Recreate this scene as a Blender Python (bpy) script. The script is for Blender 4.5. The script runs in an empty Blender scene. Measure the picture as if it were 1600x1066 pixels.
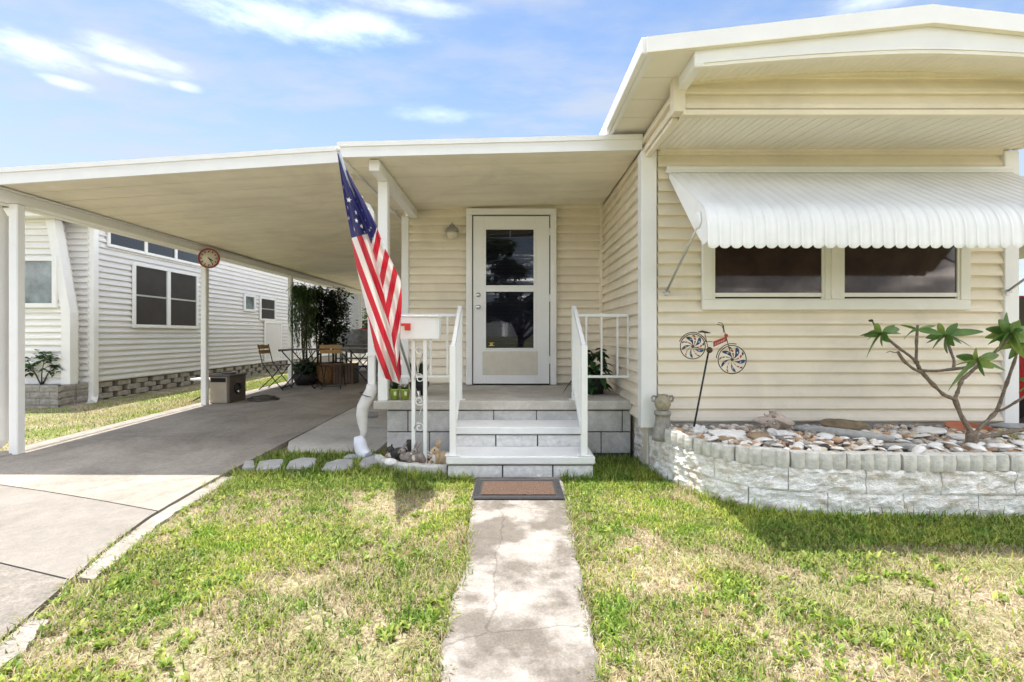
import bpy, math, random
import numpy as np
from mathutils import Vector, Matrix, Euler, noise as mnoise

# ------------------------------------------------------------------ camera, sky, sun, exposure
SC = bpy.context.scene
COL = SC.collection
R = math.radians
CAM_H, FPX, HZ = 1.15, 755.0, 523.0
cam_d = bpy.data.cameras.new("camera"); cam = bpy.data.objects.new("camera", cam_d); COL.objects.link(cam)
cam.location = (0, 0, CAM_H); cam.rotation_euler = (R(90), 0, 0)
cam_d.sensor_width = 36.0; cam_d.lens = FPX * 36.0 / 1600.0
cam_d.shift_y = -(533.0 - HZ) / 1600.0
cam_d.clip_start = 0.05; cam_d.clip_end = 4000
SC.camera = cam

SUN_TRAVEL = Vector((0.205, -0.14, -1.0)).normalized()
to_sun = -SUN_TRAVEL
sun_el = math.asin(to_sun.z); sun_az = math.atan2(to_sun.x, to_sun.y)
world = bpy.data.worlds.new("World"); SC.world = world; world.use_nodes = True
wn, wl = world.node_tree.nodes, world.node_tree.links
wn.clear()

def build_world():
    out = wn.new("ShaderNodeOutputWorld"); bg = wn.new("ShaderNodeBackground")
    bg.inputs["Strength"].default_value = 0.052
    sky = wn.new("ShaderNodeTexSky"); sky.sky_type = 'NISHITA'; sky.sun_disc = False
    sky.sun_elevation = sun_el; sky.sun_rotation = sun_az
    sky.air_density = 1.0; sky.dust_density = 0.35; sky.ozone_density = 2.0
    def M(op, a, b=None, c=None):
        n = wn.new("ShaderNodeMath"); n.operation = op
        for i, v in enumerate((a, b, c)):
            if v is None: continue
            if isinstance(v, (int, float)): n.inputs[i].default_value = v
            else: wl.new(v, n.inputs[i])
        return n.outputs[0]
    tc = wn.new("ShaderNodeTexCoord"); sp = wn.new("ShaderNodeSeparateXYZ")
    wl.new(tc.outputs["Generated"], sp.inputs[0])
    x, y, z = sp.outputs
    az = M('ARCTAN2', x, y); el = M('ARCSINE', z)
    # wispy high cloud over the whole sky: noise on a plane overhead
    zc = M('MAXIMUM', z, 0.06)
    cx = M('DIVIDE', x, zc); cy = M('DIVIDE', y, zc)
    cmb = wn.new("ShaderNodeCombineXYZ"); wl.new(cx, cmb.inputs[0]); wl.new(M('MULTIPLY', cy, 1.7), cmb.inputs[1])
    n1 = wn.new("ShaderNodeTexNoise"); n1.inputs["Scale"].default_value = 0.8; n1.inputs["Detail"].default_value = 8
    n1.inputs["Roughness"].default_value = 0.6; wl.new(cmb.outputs[0], n1.inputs["Vector"])
    wisp = wn.new("ShaderNodeMapRange"); wisp.interpolation_type = 'SMOOTHSTEP'
    wisp.inputs["From Min"].default_value = 0.38; wisp.inputs["From Max"].default_value = 0.66
    wisp.inputs["To Max"].default_value = 0.75; wl.new(n1.outputs["Fac"], wisp.inputs["Value"])
    # cumulus: soft ellipses broken up by noise
    nd = wn.new("ShaderNodeTexNoise"); nd.inputs["Scale"].default_value = 9; nd.inputs["Detail"].default_value = 7
    nd.inputs["Roughness"].default_value = 0.62
    mp = wn.new("ShaderNodeMapping"); mp.inputs["Scale"].default_value = (1, 1, 3.0)
    wl.new(tc.outputs["Generated"], mp.inputs[0]); wl.new(mp.outputs[0], nd.inputs["Vector"])
    nz = M('MULTIPLY', M('SUBTRACT', nd.outputs["Fac"], 0.5), 3.2)
    total = None
    def dirpx(px, py):
        a = math.atan2(px - 800, FPX); e = math.atan2(HZ - py, math.hypot(px - 800, FPX)); return a, e
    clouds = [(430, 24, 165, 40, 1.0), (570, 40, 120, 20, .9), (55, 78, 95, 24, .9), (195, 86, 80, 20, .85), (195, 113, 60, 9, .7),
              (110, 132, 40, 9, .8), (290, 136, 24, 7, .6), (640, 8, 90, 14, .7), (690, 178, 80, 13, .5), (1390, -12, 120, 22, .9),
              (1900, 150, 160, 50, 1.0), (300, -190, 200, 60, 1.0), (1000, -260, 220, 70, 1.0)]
    for (px, py, w, h, a) in clouds:
        ca, ce = dirpx(px, py); ca2, _ = dirpx(px + w, py); _, ce2 = dirpx(px, py - h)
        dx = M('DIVIDE', M('SUBTRACT', az, ca), abs(ca2 - ca)); dy = M('DIVIDE', M('SUBTRACT', el, ce), abs(ce2 - ce))
        r = M('SQRT', M('ADD', M('MULTIPLY', dx, dx), M('MULTIPLY', dy, dy)))
        v = M('ADD', M('SUBTRACT', 1.0, r), nz)
        mr = wn.new("ShaderNodeMapRange"); mr.interpolation_type = 'SMOOTHSTEP'
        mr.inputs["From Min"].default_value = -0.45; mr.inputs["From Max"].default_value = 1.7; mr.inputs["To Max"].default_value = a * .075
        wl.new(v, mr.inputs["Value"])
        # keep noise from making cloud far outside of the ellipse
        fall = wn.new("ShaderNodeMapRange"); fall.interpolation_type = 'SMOOTHSTEP'
        fall.inputs["From Min"].default_value = 1.9; fall.inputs["From Max"].default_value = 0.9
        wl.new(r, fall.inputs["Value"])
        t = M('MULTIPLY', mr.outputs[0], fall.outputs[0])
        total = t if total is None else M('MAXIMUM', total, t)
    # extra bright cumulus outside the front sky, added as fill light
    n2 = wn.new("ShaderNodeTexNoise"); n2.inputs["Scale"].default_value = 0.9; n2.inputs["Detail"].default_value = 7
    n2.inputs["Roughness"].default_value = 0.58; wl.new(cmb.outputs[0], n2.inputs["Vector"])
    fill_cloud = wn.new("ShaderNodeMapRange"); fill_cloud.interpolation_type = 'SMOOTHSTEP'
    fill_cloud.inputs["From Min"].default_value = 0.53; fill_cloud.inputs["From Max"].default_value = 0.66; wl.new(n2.outputs["Fac"], fill_cloud.inputs["Value"])
    fr = wn.new("ShaderNodeMapRange"); fr.interpolation_type = 'SMOOTHSTEP'      # keeps the added fill cumulus out of the front sky
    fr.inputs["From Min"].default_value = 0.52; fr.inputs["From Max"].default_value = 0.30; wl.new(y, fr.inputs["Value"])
    total = M('MAXIMUM', total, M('MULTIPLY', fill_cloud.outputs[0], fr.outputs[0]))
    # pale veil towards the horizon
    veil = wn.new("ShaderNodeMapRange"); veil.interpolation_type = 'SMOOTHSTEP'
    veil.inputs["From Min"].default_value = 0.56; veil.inputs["From Max"].default_value = 0.14; veil.inputs["To Max"].default_value = 0.75
    wl.new(el, veil.inputs["Value"])
    vw = M('MULTIPLY', veil.outputs[0], M('ADD', 0.35, M('MULTIPLY', n1.outputs["Fac"], 1.1)))
    thin = M('MINIMUM', M('MAXIMUM', wisp.outputs[0], vw), 1.0)
    mix = wn.new("ShaderNodeMix"); mix.data_type = 'RGBA'
    wl.new(thin, mix.inputs["Factor"]); wl.new(sky.outputs[0], mix.inputs["A"]); mix.inputs["B"].default_value = VEIL
    mix2 = wn.new("ShaderNodeMix"); mix2.data_type = 'RGBA'
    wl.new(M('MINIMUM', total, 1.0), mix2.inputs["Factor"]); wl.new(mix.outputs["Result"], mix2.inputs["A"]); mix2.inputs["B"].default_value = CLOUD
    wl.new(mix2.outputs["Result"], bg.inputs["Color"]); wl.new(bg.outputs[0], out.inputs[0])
VEIL = (3.1, 3.35, 3.7, 1)
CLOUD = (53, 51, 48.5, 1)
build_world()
sl = bpy.data.lights.new("sun", 'SUN'); sl.energy = 2.0; sl.angle = R(0.55); sl.color = (1.0, 0.955, 0.89)
so = bpy.data.objects.new("sun", sl); COL.objects.link(so); so.location = (-4, 6, 20)
so.rotation_euler = SUN_TRAVEL.to_track_quat('-Z', 'Y').to_euler()
SC.view_settings.view_transform = 'Standard'; SC.view_settings.look = 'None'
SC.view_settings.exposure = 2.2; SC.view_settings.gamma = 1.0; SC.view_settings.use_curve_mapping = False

random.seed(7); RNG = np.random.default_rng(11)
U = random.uniform

# ------------------------------------------------------------------ helpers
def at(px, py, d):
    """world point at depth d along the ray measured in the photograph"""
    return Vector(((px - 800) / FPX * d, d, CAM_H - (py - HZ) / FPX * d))

MATS = {}
def mat(name, col, rough=0.6, var=0.08, scale=6.0, bump=0.0, bscale=60.0, spec=0.4, metal=0.0, col2=None, stretch=(1, 1, 1), detail=5, coords='pos', trans=0.0, ramp=(.3, .7), speck=0.0, stain=0.0, crack=0.0):
    m = bpy.data.materials.new(name); m.use_nodes = True; MATS[name] = m
    n, l = m.node_tree.nodes, m.node_tree.links
    b = n["Principled BSDF"]; b.inputs["Roughness"].default_value = rough; b.inputs["Metallic"].default_value = metal
    b.inputs["Specular IOR Level"].default_value = spec
    if coords == 'pos':
        src = n.new("ShaderNodeNewGeometry").outputs["Position"]
    else:
        src = n.new("ShaderNodeTexCoord").outputs["Object"]
    mp = n.new("ShaderNodeMapping"); mp.inputs["Scale"].default_value = stretch; l.new(src, mp.inputs[0])
    tx = n.new("ShaderNodeTexNoise"); tx.inputs["Scale"].default_value = scale; tx.inputs["Detail"].default_value = detail
    tx.inputs["Roughness"].default_value = 0.6; l.new(mp.outputs[0], tx.inputs["Vector"])
    rp = n.new("ShaderNodeValToRGB"); rp.color_ramp.elements[0].position = ramp[0]; rp.color_ramp.elements[1].position = ramp[1]
    c2 = col2 if col2 else tuple(max(0, c * (1 - 2 * var)) for c in col[:3])
    rp.color_ramp.elements[0].color = (*c2[:3], 1); rp.color_ramp.elements[1].color = (*col[:3], 1)
    l.new(tx.outputs["Fac"], rp.inputs[0]); last = rp.outputs[0]
    def mul(fac_socket, lo, hi, p0, p1):
        nonlocal last
        r_ = n.new("ShaderNodeMapRange"); r_.inputs["From Min"].default_value = p0; r_.inputs["From Max"].default_value = p1
        r_.inputs["To Min"].default_value = lo; r_.inputs["To Max"].default_value = hi; l.new(fac_socket, r_.inputs["Value"])
        m_ = n.new("ShaderNodeMix"); m_.data_type = 'RGBA'; m_.blend_type = 'MULTIPLY'; m_.inputs["Factor"].default_value = 1.0
        l.new(last, m_.inputs["A"]); l.new(r_.outputs[0], m_.inputs["B"]); last = m_.outputs["Result"]
    if speck > 0:
        t3 = n.new("ShaderNodeTexNoise"); t3.inputs["Scale"].default_value = 95; t3.inputs["Detail"].default_value = 3; l.new(src, t3.inputs["Vector"]); mul(t3.outputs["Fac"], 1 - speck, 1 + speck, .3, .7)
        t4 = n.new("ShaderNodeTexNoise"); t4.inputs["Scale"].default_value = 22; t4.inputs["Detail"].default_value = 6; l.new(src, t4.inputs["Vector"]); mul(t4.outputs["Fac"], 1 - speck * .7, 1 + speck * .7, .3, .7)
    if stain > 0:
        t5 = n.new("ShaderNodeTexNoise"); t5.inputs["Scale"].default_value = 1.1; t5.inputs["Detail"].default_value = 8; t5.inputs["Roughness"].default_value = .65; t5.inputs["Distortion"].default_value = .8
        l.new(src, t5.inputs["Vector"]); mul(t5.outputs["Fac"], 1 - stain, 1.06, .35, .55)
    if crack > 0:
        vo = n.new("ShaderNodeTexVoronoi"); vo.feature = 'DISTANCE_TO_EDGE'; vo.inputs["Scale"].default_value = 1.05
        nz_ = n.new("ShaderNodeTexNoise"); nz_.inputs["Scale"].default_value = 5; nz_.inputs["Detail"].default_value = 6; l.new(src, nz_.inputs["Vector"])
        mx_ = n.new("ShaderNodeMix"); mx_.data_type = 'RGBA'; mx_.inputs["Factor"].default_value = .12; l.new(src, mx_.inputs["A"]); l.new(nz_.outputs["Color"], mx_.inputs["B"]); l.new(mx_.outputs["Result"], vo.inputs["Vector"])
        mul(vo.outputs["Distance"], 1 - crack, 1.0, .0, .006)
    l.new(last, b.inputs["Base Color"])
    if bump > 0:
        t2 = n.new("ShaderNodeTexNoise"); t2.inputs["Scale"].default_value = bscale; t2.inputs["Detail"].default_value = 4
        l.new(mp.outputs[0], t2.inputs["Vector"])
        bp = n.new("ShaderNodeBump"); bp.inputs["Strength"].default_value = bump; bp.inputs["Distance"].default_value = 0.01
        l.new(t2.outputs["Fac"], bp.inputs["Height"]); l.new(bp.outputs[0], b.inputs["Normal"])
    return m

def mat_attr(name, attr='col', rough=0.6, trans=0.0, spec=0.3):
    m = bpy.data.materials.new(name); m.use_nodes = True; MATS[name] = m
    n, l = m.node_tree.nodes, m.node_tree.links; b = n["Principled BSDF"]
    a = n.new("ShaderNodeAttribute"); a.attribute_name = attr
    l.new(a.outputs["Color"], b.inputs["Base Color"]); b.inputs["Roughness"].default_value = rough
    b.inputs["Specular IOR Level"].default_value = spec
    if trans > 0:
        tr = n.new("ShaderNodeBsdfTranslucent"); l.new(a.outputs["Color"], tr.inputs[0])
        mx = n.new("ShaderNodeMixShader"); mx.inputs[0].default_value = trans
        l.new(b.outputs[0], mx.inputs[1]); l.new(tr.outputs[0], mx.inputs[2])
        l.new(mx.outputs[0], n["Material Output"].inputs[0])
    return m

def mat_leaf(name, col, col2, trans=0.3, rough=0.45, scale=9):
    m = mat(name, col, rough, col2=col2, scale=scale, spec=0.4)
    n, l = m.node_tree.nodes, m.node_tree.links; b = n["Principled BSDF"]
    rp = [x for x in n if x.type == 'VALTORGB'][0]
    tr = n.new("ShaderNodeBsdfTranslucent"); l.new(rp.outputs[0], tr.inputs[0])
    mx = n.new("ShaderNodeMixShader"); mx.inputs[0].default_value = trans
    l.new(b.outputs[0], mx.inputs[1]); l.new(tr.outputs[0], mx.inputs[2]); l.new(mx.outputs[0], n["Material Output"].inputs[0])
    return m

def mat_glass(name, tint=(0.55, 0.55, 0.55), refl=1.0, rough=0.02, ior=1.5):
    m = bpy.data.materials.new(name); m.use_nodes = True; MATS[name] = m
    n, l = m.node_tree.nodes, m.node_tree.links; n.remove(n["Principled BSDF"])
    t = n.new("ShaderNodeBsdfTransparent"); t.inputs[0].default_value = (*tint, 1)
    g = n.new("ShaderNodeBsdfGlossy"); g.inputs["Roughness"].default_value = rough; g.inputs["Color"].default_value = (refl, refl, refl, 1)
    f = n.new("ShaderNodeFresnel"); f.inputs[0].default_value = ior
    mx = n.new("ShaderNodeMixShader"); l.new(f.outputs[0], mx.inputs[0]); l.new(t.outputs[0], mx.inputs[1]); l.new(g.outputs[0], mx.inputs[2])
    l.new(mx.outputs[0], n["Material Output"].inputs[0]); return m

class MB:
    def __init__(s): s.v, s.f, s.m, s.mats, s.cur, s.sm = [], [], [], [], 0, []
    def use(s, name):
        if name not in s.mats: s.mats.append(name)
        s.cur = s.mats.index(name); return s
    def add(s, vs, fs, smooth=False):
        o = len(s.v); s.v += [tuple(v) for v in vs]
        for f in fs: s.f.append([i + o for i in f]); s.m.append(s.cur); s.sm.append(smooth)
        return s
    def box(s, x0, y0, z0, x1, y1, z1, mtx=None):
        vs = [Vector((x, y, z)) for z in (z0, z1) for y in (y0, y1) for x in (x0, x1)]
        if mtx is not None: vs = [mtx @ v for v in vs]
        return s.add(vs, [(0, 2, 3, 1), (4, 5, 7, 6), (0, 1, 5, 4), (2, 6, 7, 3), (0, 4, 6, 2), (1, 3, 7, 5)])
    def bbox(s, x0, y0, z0, x1, y1, z1, b=0.004, mtx=None):
        """box with chamfered edges"""
        b = min(b, (x1 - x0) * .45, (y1 - y0) * .45, (z1 - z0) * .45)
        X, Y, Z = (x0, x1), (y0, y1), (z0, z1); vs = []; idx = {}
        for i in (0, 1):
            for j in (0, 1):
                for k in (0, 1):
                    sx, sy, sz = (b if i == 0 else -b), (b if j == 0 else -b), (b if k == 0 else -b)
                    for a, p in enumerate(((X[i], Y[j] + sy, Z[k] + sz), (X[i] + sx, Y[j], Z[k] + sz), (X[i] + sx, Y[j] + sy, Z[k]))):
                        idx[i, j, k, a] = len(vs); vs.append(Vector(p))
        fs = []
        for a in range(3):
            for e in (0, 1):
                q = []
                for (u, w) in ((0, 0), (1, 0), (1, 1), (0, 1)):
                    c = [0, 0, 0]; c[a] = e; c[(a + 1) % 3] = u; c[(a + 2) % 3] = w; q.append(idx[c[0], c[1], c[2], a])
                fs.append(q if e else q[::-1])
        for a in range(3):
            b1, b2 = (a + 1) % 3, (a + 2) % 3
            for u in (0, 1):
                for w in (0, 1):
                    q = []
                    for e, fa in ((0, b1), (1, b1), (1, b2), (0, b2)):
                        c = [0, 0, 0]; c[a] = e; c[b1] = u; c[b2] = w; q.append(idx[c[0], c[1], c[2], fa])
                    fs.append(q if u == w else q[::-1])
        for i in (0, 1):
            for j in (0, 1):
                for k in (0, 1):
                    q = [idx[i, j, k, a] for a in range(3)]
                    fs.append(q if (i + j + k) % 2 else q[::-1])
        if mtx is not None: vs = [mtx @ v for v in vs]
        return s.add(vs, fs)
    def prism(s, poly, axis, a0, a1, smooth=False):
        """extrude 2-D polygon; axis 'x': poly=(y,z); 'y': (x,z); 'z': (x,y)"""
        def mk(p, a): return {'x': (a, p[0], p[1]), 'y': (p[0], a, p[1]), 'z': (p[0], p[1], a)}[axis]
        n = len(poly); vs = [mk(p, a0) for p in poly] + [mk(p, a1) for p in poly]
        s.add(vs, [tuple(range(n))[::-1], tuple(range(n, 2 * n))])
        o = len(s.v) - 2 * n
        for i in range(n):
            s.f.append([o + i, o + (i + 1) % n, o + n + (i + 1) % n, o + n + i]); s.m.append(s.cur); s.sm.append(smooth)
        return s
    def tube(s, pts, rad, n=8, cap=True, smooth=True, square=False):
        pts = [Vector(p) for p in pts]; k = len(pts)
        if isinstance(rad, (int, float)): rad = [rad] * k
        up = None; rings = []
        for i, p in enumerate(pts):
            t = (pts[min(i + 1, k - 1)] - pts[max(i - 1, 0)]).normalized()
            if up is None:
                up = Vector((0, 0, 1)) if abs(t.z) < .9 else Vector((0, 1, 0))
            a = t.cross(up)
            if a.length < 1e-5: a = t.cross(Vector((1, 0, 0)))
            a.normalize(); bb = a.cross(t).normalized(); up = bb
            ring = []
            for j in range(n):
                th = 2 * math.pi * (j + (.5 if square else 0)) / n
                r = rad[i] * (math.sqrt(2) if square else 1)
                ring.append(p + (a * math.cos(th) + bb * math.sin(th)) * r)
            rings.append(ring)
        vs = [v for r in rings for v in r]; fs = []
        for i in range(k - 1):
            for j in range(n):
                fs.append((i * n + j, i * n + (j + 1) % n, (i + 1) * n + (j + 1) % n, (i + 1) * n + j))
        s.add(vs, fs, smooth and not square)
        if cap:
            o = len(s.v) - len(vs)
            for f in (tuple(range(n))[::-1], tuple(range((k - 1) * n, k * n))):
                s.f.append([o + i for i in f]); s.m.append(s.cur); s.sm.append(False)
        return s
    def bar(s, a, b, w): return s.tube([a, b], w / 2, 4, square=True)
    def lathe(s, prof, c=(0, 0, 0), n=16, mtx=None):
        vs = []; k = len(prof)
        for r, z in prof:
            for j in range(n):
                th = 2 * math.pi * j / n; vs.append(Vector((c[0] + r * math.cos(th), c[1] + r * math.sin(th), c[2] + z)))
        if mtx is not None: vs = [mtx @ v for v in vs]
        fs = [(i * n + j, i * n + (j + 1) % n, (i + 1) * n + (j + 1) % n, (i + 1) * n + j) for i in range(k - 1) for j in range(n)]
        s.add(vs, fs, True)
        o = len(s.v) - len(vs)
        for f in (tuple(range(n))[::-1], tuple(range((k - 1) * n, k * n))):
            s.f.append([o + i for i in f]); s.m.append(s.cur); s.sm.append(False)
        return s
    def blob(s, c, r, sub=2, amp=0.15, freq=1.5, seed=0, flat=0.0, rot=None, smooth=True):
        vs, fs = ICO[sub]; out = []
        rr = Vector(r) if not isinstance(r, (int, float)) else Vector((r, r, r))
        off = Vector((seed * 7.13, seed * 3.7, seed * 1.9))
        for v in vs:
            k = 1 + amp * mnoise.noise(v * freq + off) * 2
            p = Vector((v.x * rr.x * k, v.y * rr.y * k, v.z * rr.z * k))
            if flat and p.z < -rr.z * (1 - flat): p.z = -rr.z * (1 - flat)
            if rot is not None: p = rot @ p
            out.append(p + Vector(c))
        return s.add(out, fs, smooth)
    def mesh(s, name):
        me = bpy.data.meshes.new(name); me.from_pydata(s.v, [], s.f)
        for n in s.mats: me.materials.append(MATS[n])
        me.polygons.foreach_set("material_index", s.m); me.polygons.foreach_set("use_smooth", s.sm); me.update()
        return me
    def build(s, name, parent=None, loc=None, rot=None):
        o = bpy.data.objects.new(name, s.mesh(name)); COL.objects.link(o)
        if loc is not None: o.location = loc
        if rot is not None: o.rotation_euler = rot
        if parent is not None: o.parent = parent
        return o

def make_ico():
    t = (1 + 5 ** .5) / 2
    v = [Vector(p).normalized() for p in [(-1, t, 0), (1, t, 0), (-1, -t, 0), (1, -t, 0), (0, -1, t), (0, 1, t), (0, -1, -t), (0, 1, -t), (t, 0, -1), (t, 0, 1), (-t, 0, -1), (-t, 0, 1)]]
    f = [(0, 11, 5), (0, 5, 1), (0, 1, 7), (0, 7, 10), (0, 10, 11), (1, 5, 9), (5, 11, 4), (11, 10, 2), (10, 7, 6), (7, 1, 8), (3, 9, 4), (3, 4, 2), (3, 2, 6), (3, 6, 8), (3, 8, 9), (4, 9, 5), (2, 4, 11), (6, 2, 10), (8, 6, 7), (9, 8, 1)]
    res = [(v, f)]
    for _ in range(4):
        v, f = list(res[-1][0]), res[-1][1]; cache = {}; nf = []
        def mid(a, b):
            k = (min(a, b), max(a, b))
            if k not in cache: cache[k] = len(v); v.append((v[a] + v[b]).normalized())
            return cache[k]
        for a, b, c in f:
            x, y, z = mid(a, b), mid(b, c), mid(c, a); nf += [(a, x, z), (b, y, x), (c, z, y), (x, y, z)]
        res.append((v, nf))
    return res
ICO = make_ico()

def tag(o, label=None, cat=None, group=None, kind=None):
    if label: o["label"] = label
    if cat: o["category"] = cat
    if group: o["group"] = group
    if kind: o["kind"] = kind
    return o
def empty(name, loc, label, cat, group=None, rz=0.0):
    o = bpy.data.objects.new(name, None); COL.objects.link(o); o.location = loc; o.rotation_euler.z = rz
    o.empty_display_size = .1
    return tag(o, label, cat, group)
def inst(name, me, parent=None, loc=(0, 0, 0), rot=(0, 0, 0), scale=(1, 1, 1)):
    o = bpy.data.objects.new(name, me); COL.objects.link(o); o.location = loc; o.rotation_euler = rot; o.scale = scale
    if parent is not None: o.parent = parent
    return o
def np_mesh(name, verts, faces_flat, loop_starts, mats, col=None, mi=None, smooth=False):
    me = bpy.data.meshes.new(name)
    me.vertices.add(len(verts)); me.vertices.foreach_set("co", np.asarray(verts, np.float32).ravel())
    me.loops.add(len(faces_flat)); me.loops.foreach_set("vertex_index", np.asarray(faces_flat, np.int32))
    me.polygons.add(len(loop_starts)); me.polygons.foreach_set("loop_start", np.asarray(loop_starts, np.int32))
    for m in mats: me.materials.append(MATS[m])
    if mi is not None: me.polygons.foreach_set("material_index", np.asarray(mi, np.int32))
    me.update(calc_edges=True)
    if col is not None:
        a = me.color_attributes.new("col", 'FLOAT_COLOR', 'POINT')
        a.data.foreach_set("color", np.concatenate([col, np.ones((len(col), 1))], 1).astype(np.float32).ravel())
    return me

# value noise (numpy) for lawn patches
_perm = RNG.random((256, 256))
def vnoise(x, y, s):
    x = np.asarray(x) * s + 100; y = np.asarray(y) * s + 100
    xi = np.floor(x).astype(int); yi = np.floor(y).astype(int); fx = x - xi; fy = y - yi
    fx = fx * fx * (3 - 2 * fx); fy = fy * fy * (3 - 2 * fy)
    g = lambda a, b: _perm[a % 256, b % 256]
    return (g(xi, yi) * (1 - fx) + g(xi + 1, yi) * fx) * (1 - fy) + (g(xi, yi + 1) * (1 - fx) + g(xi + 1, yi + 1) * fx) * fy
def fnoise(x, y, s): return .55 * vnoise(x, y, s) + .3 * vnoise(x + 9, y + 4, s * 2.3) + .15 * vnoise(x + 3, y + 17, s * 5.1)

# ------------------------------------------------------------------ materials
mat('siding_cream', (.805, .725, .58), .5, .035, 3, bump=.06, bscale=14, spec=.35, stretch=(1.6, 1.6, .5), stain=.07)
mat('trim_white', (.84, .83, .81), .45, .03, 5, spec=.4)
mat('soffit_cream', (.85, .80, .685), .6, .03, 5, bump=.03)
mat('ceiling_pan', (.87, .805, .665), .55, .05, 2.0, stretch=(.6, 3, 1), spec=.3, stain=.08)
mat('roof_metal', (.74, .74, .72), .5, .04, 3)
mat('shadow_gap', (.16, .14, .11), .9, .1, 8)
mat('awning_white', (.84, .84, .83), .45, .03, 7, spec=.4, stretch=(1, .3, .3), stain=.07)
mat('window_frame', (.83, .81, .73), .45, .04, 6)
mat('screen_dark', (.05, .042, .036), .55, .15, 4, spec=.35)
mat('curtain_dark', (.44, .345, .30), .9, .3, 5)
mat('dark_void', (.012, .012, .012), .9, 0, 2)
mat('aluminium', (.55, .55, .54), .35, .06, 20, metal=.7)
mat('chrome', (.75, .75, .75), .2, .03, 20, metal=1)
mat('blind_slat', (.22, .23, .27), .6, .05, 4)
mat_glass('pane_glass', (.62, .62, .66), .8, .02, 1.5)
mat_glass('pane_dark', (.66, .60, .57), .6, .06, 1.45)
mat('door_white', (.82, .815, .80), .4, .02, 5, spec=.5)
mat('kick_panel', (.66, .61, .51), .6, .06, 12)
mat('concrete_porch', (.58, .54, .48), .85, .12, 5, bump=.25, bscale=90, speck=.08, stain=.2)
mat('concrete_block', (.60, .585, .55), .9, .14, 7, bump=.5, bscale=110, speck=.10, stain=.22)
mat('block_painted', (.76, .75, .72), .85, .13, 26, bump=.8, bscale=70)
mat('tread_white', (.80, .80, .78), .7, .06, 7, bump=.12, bscale=120)
mat('mortar_dark', (.10, .09, .085), .95, .2, 20)
mat('paint_white', (.82, .82, .80), .35, .02, 10, spec=.5)
mat('black_iron', (.02, .02, .02), .5, .2, 20)
mat('mailbox_red', (.62, .05, .03), .4, .05, 10)
mat('planter_white', (.87, .85, .81), .9, col2=(.60, .53, .44), scale=7, bump=1.0, bscale=75, detail=10, ramp=(.36, .54), stretch=(1, 1, 2.2), speck=.12)
mat('edging_block', (.72, .70, .64), .9, col2=(.46, .45, .40), scale=18, bump=.5, bscale=80)
mat('terracotta', (.46, .15, .07), .8, .15, 9)
mat('rock_brown', (.34, .25, .15), .85, .25, 9, bump=.6, bscale=40)
mat('rock_grey', (.40, .39, .36), .85, .2, 10, bump=.5, bscale=40)
mat('shell_white', (.80, .77, .72), .6, .08, 25, bump=.2, bscale=80)
mat('conch_shell', (.66, .54, .44), .65, .18, 25, bump=.4, bscale=60)
mat('driftwood', (.48, .47, .43), .85, .15, 8, bump=.4, stretch=(1, 5, 5))
mat('urn_stone', (.42, .39, .34), .85, .25, 22, bump=.6, bscale=60)
mat('urn_face', (.46, .40, .26), .8, col2=(.25, .22, .17), scale=40, bump=.5, bscale=80)
mat('bark_plumeria', (.29, .225, .165), .85, .30, 55, bump=1.0, bscale=110)
mat('bark_brown', (.12, .085, .06), .9, .25, 20, bump=.6, bscale=50)
mat_leaf('plumeria_leaf', (.15, .26, .06), (.08, .16, .04), .3)
mat_leaf('plumeria_light', (.30, .36, .08), (.16, .26, .05), .4)
mat_leaf('green_leaf', (.05, .12, .03), (.025, .07, .02), .3)
mat_leaf('ficus_leaf', (.035, .065, .028), (.018, .035, .018), .25)
mat_leaf('willow_leaf', (.09, .15, .05), (.05, .09, .03), .3)
mat_leaf('tree_leaf', (.085, .11, .03), (.04, .065, .02), .35, scale=2)
mat_leaf('tree_leaf_warm', (.16, .13, .05), (.06, .075, .025), .35, scale=2)
mat('spinner_red', (.48, .05, .03), .45, .2, 30)
mat('spinner_blue', (.03, .07, .16), .45, .2, 30)
mat('spinner_bronze', (.10, .06, .04), .5, .2, 30, metal=.5)
mat('spinner_white', (.75, .72, .66), .5, .1, 30)
mat('pot_green', (.30, .40, .06), .4, .06, 12)
mat('pot_label', (.70, .72, .50), .5, .05, 20)
mat('pot_basket', (.34, .19, .08), .85, .3, 40, bump=.7, bscale=70)
mat('pot_dark', (.03, .028, .03), .5, .2, 10)
mat('rabbit_tan', (.55, .40, .25), .7, .12, 20, bump=.2)
mat('rabbit_cream', (.74, .66, .55), .7, .06, 20)
mat('rabbit_grey', (.34, .29, .26), .75, .25, 30, bump=.3)
mat('rabbit_dark', (.055, .05, .045), .75, .2, 20, bump=.3)
mat('sleeve_white', (.66, .64, .60), .65, .08, 14, bump=.4, bscale=30)
mat('sleeve_plastic', (.74, .76, .82), .3, .05, 20, bump=.5, bscale=25)
mat('mat_coir', (.19, .115, .08), .95, .45, 130, bump=1.0, bscale=220)
mat('mat_rubber', (.03, .03, .032), .6, .2, 30)
mat('driveway_concrete', (.335, .30, .258), .9, col2=(.255, .227, .193), scale=2.2, bump=.35, bscale=140, detail=9, speck=.16, stain=.25, stretch=(1, .5, 1))
mat('driveway_pale', (.24, .22, .194), .9, col2=(.19, .172, .15), scale=2.0, bump=.3, bscale=140, detail=9, speck=.10, stain=.12)
mat('driveway_aggregate', (.225, .203, .178), .9, col2=(.165, .147, .125), scale=30, bump=.6, bscale=120, detail=9, speck=.22, stain=.12)
mat('apron_concrete', (.55, .52, .48), .9, col2=(.43, .41, .375), scale=2.5, bump=.35, bscale=120, detail=8, speck=.10, stain=.2)
mat('curb_pale', (.33, .305, .275), .9, col2=(.22, .195, .165), scale=8, bump=.6, bscale=80, speck=.15)
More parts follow.
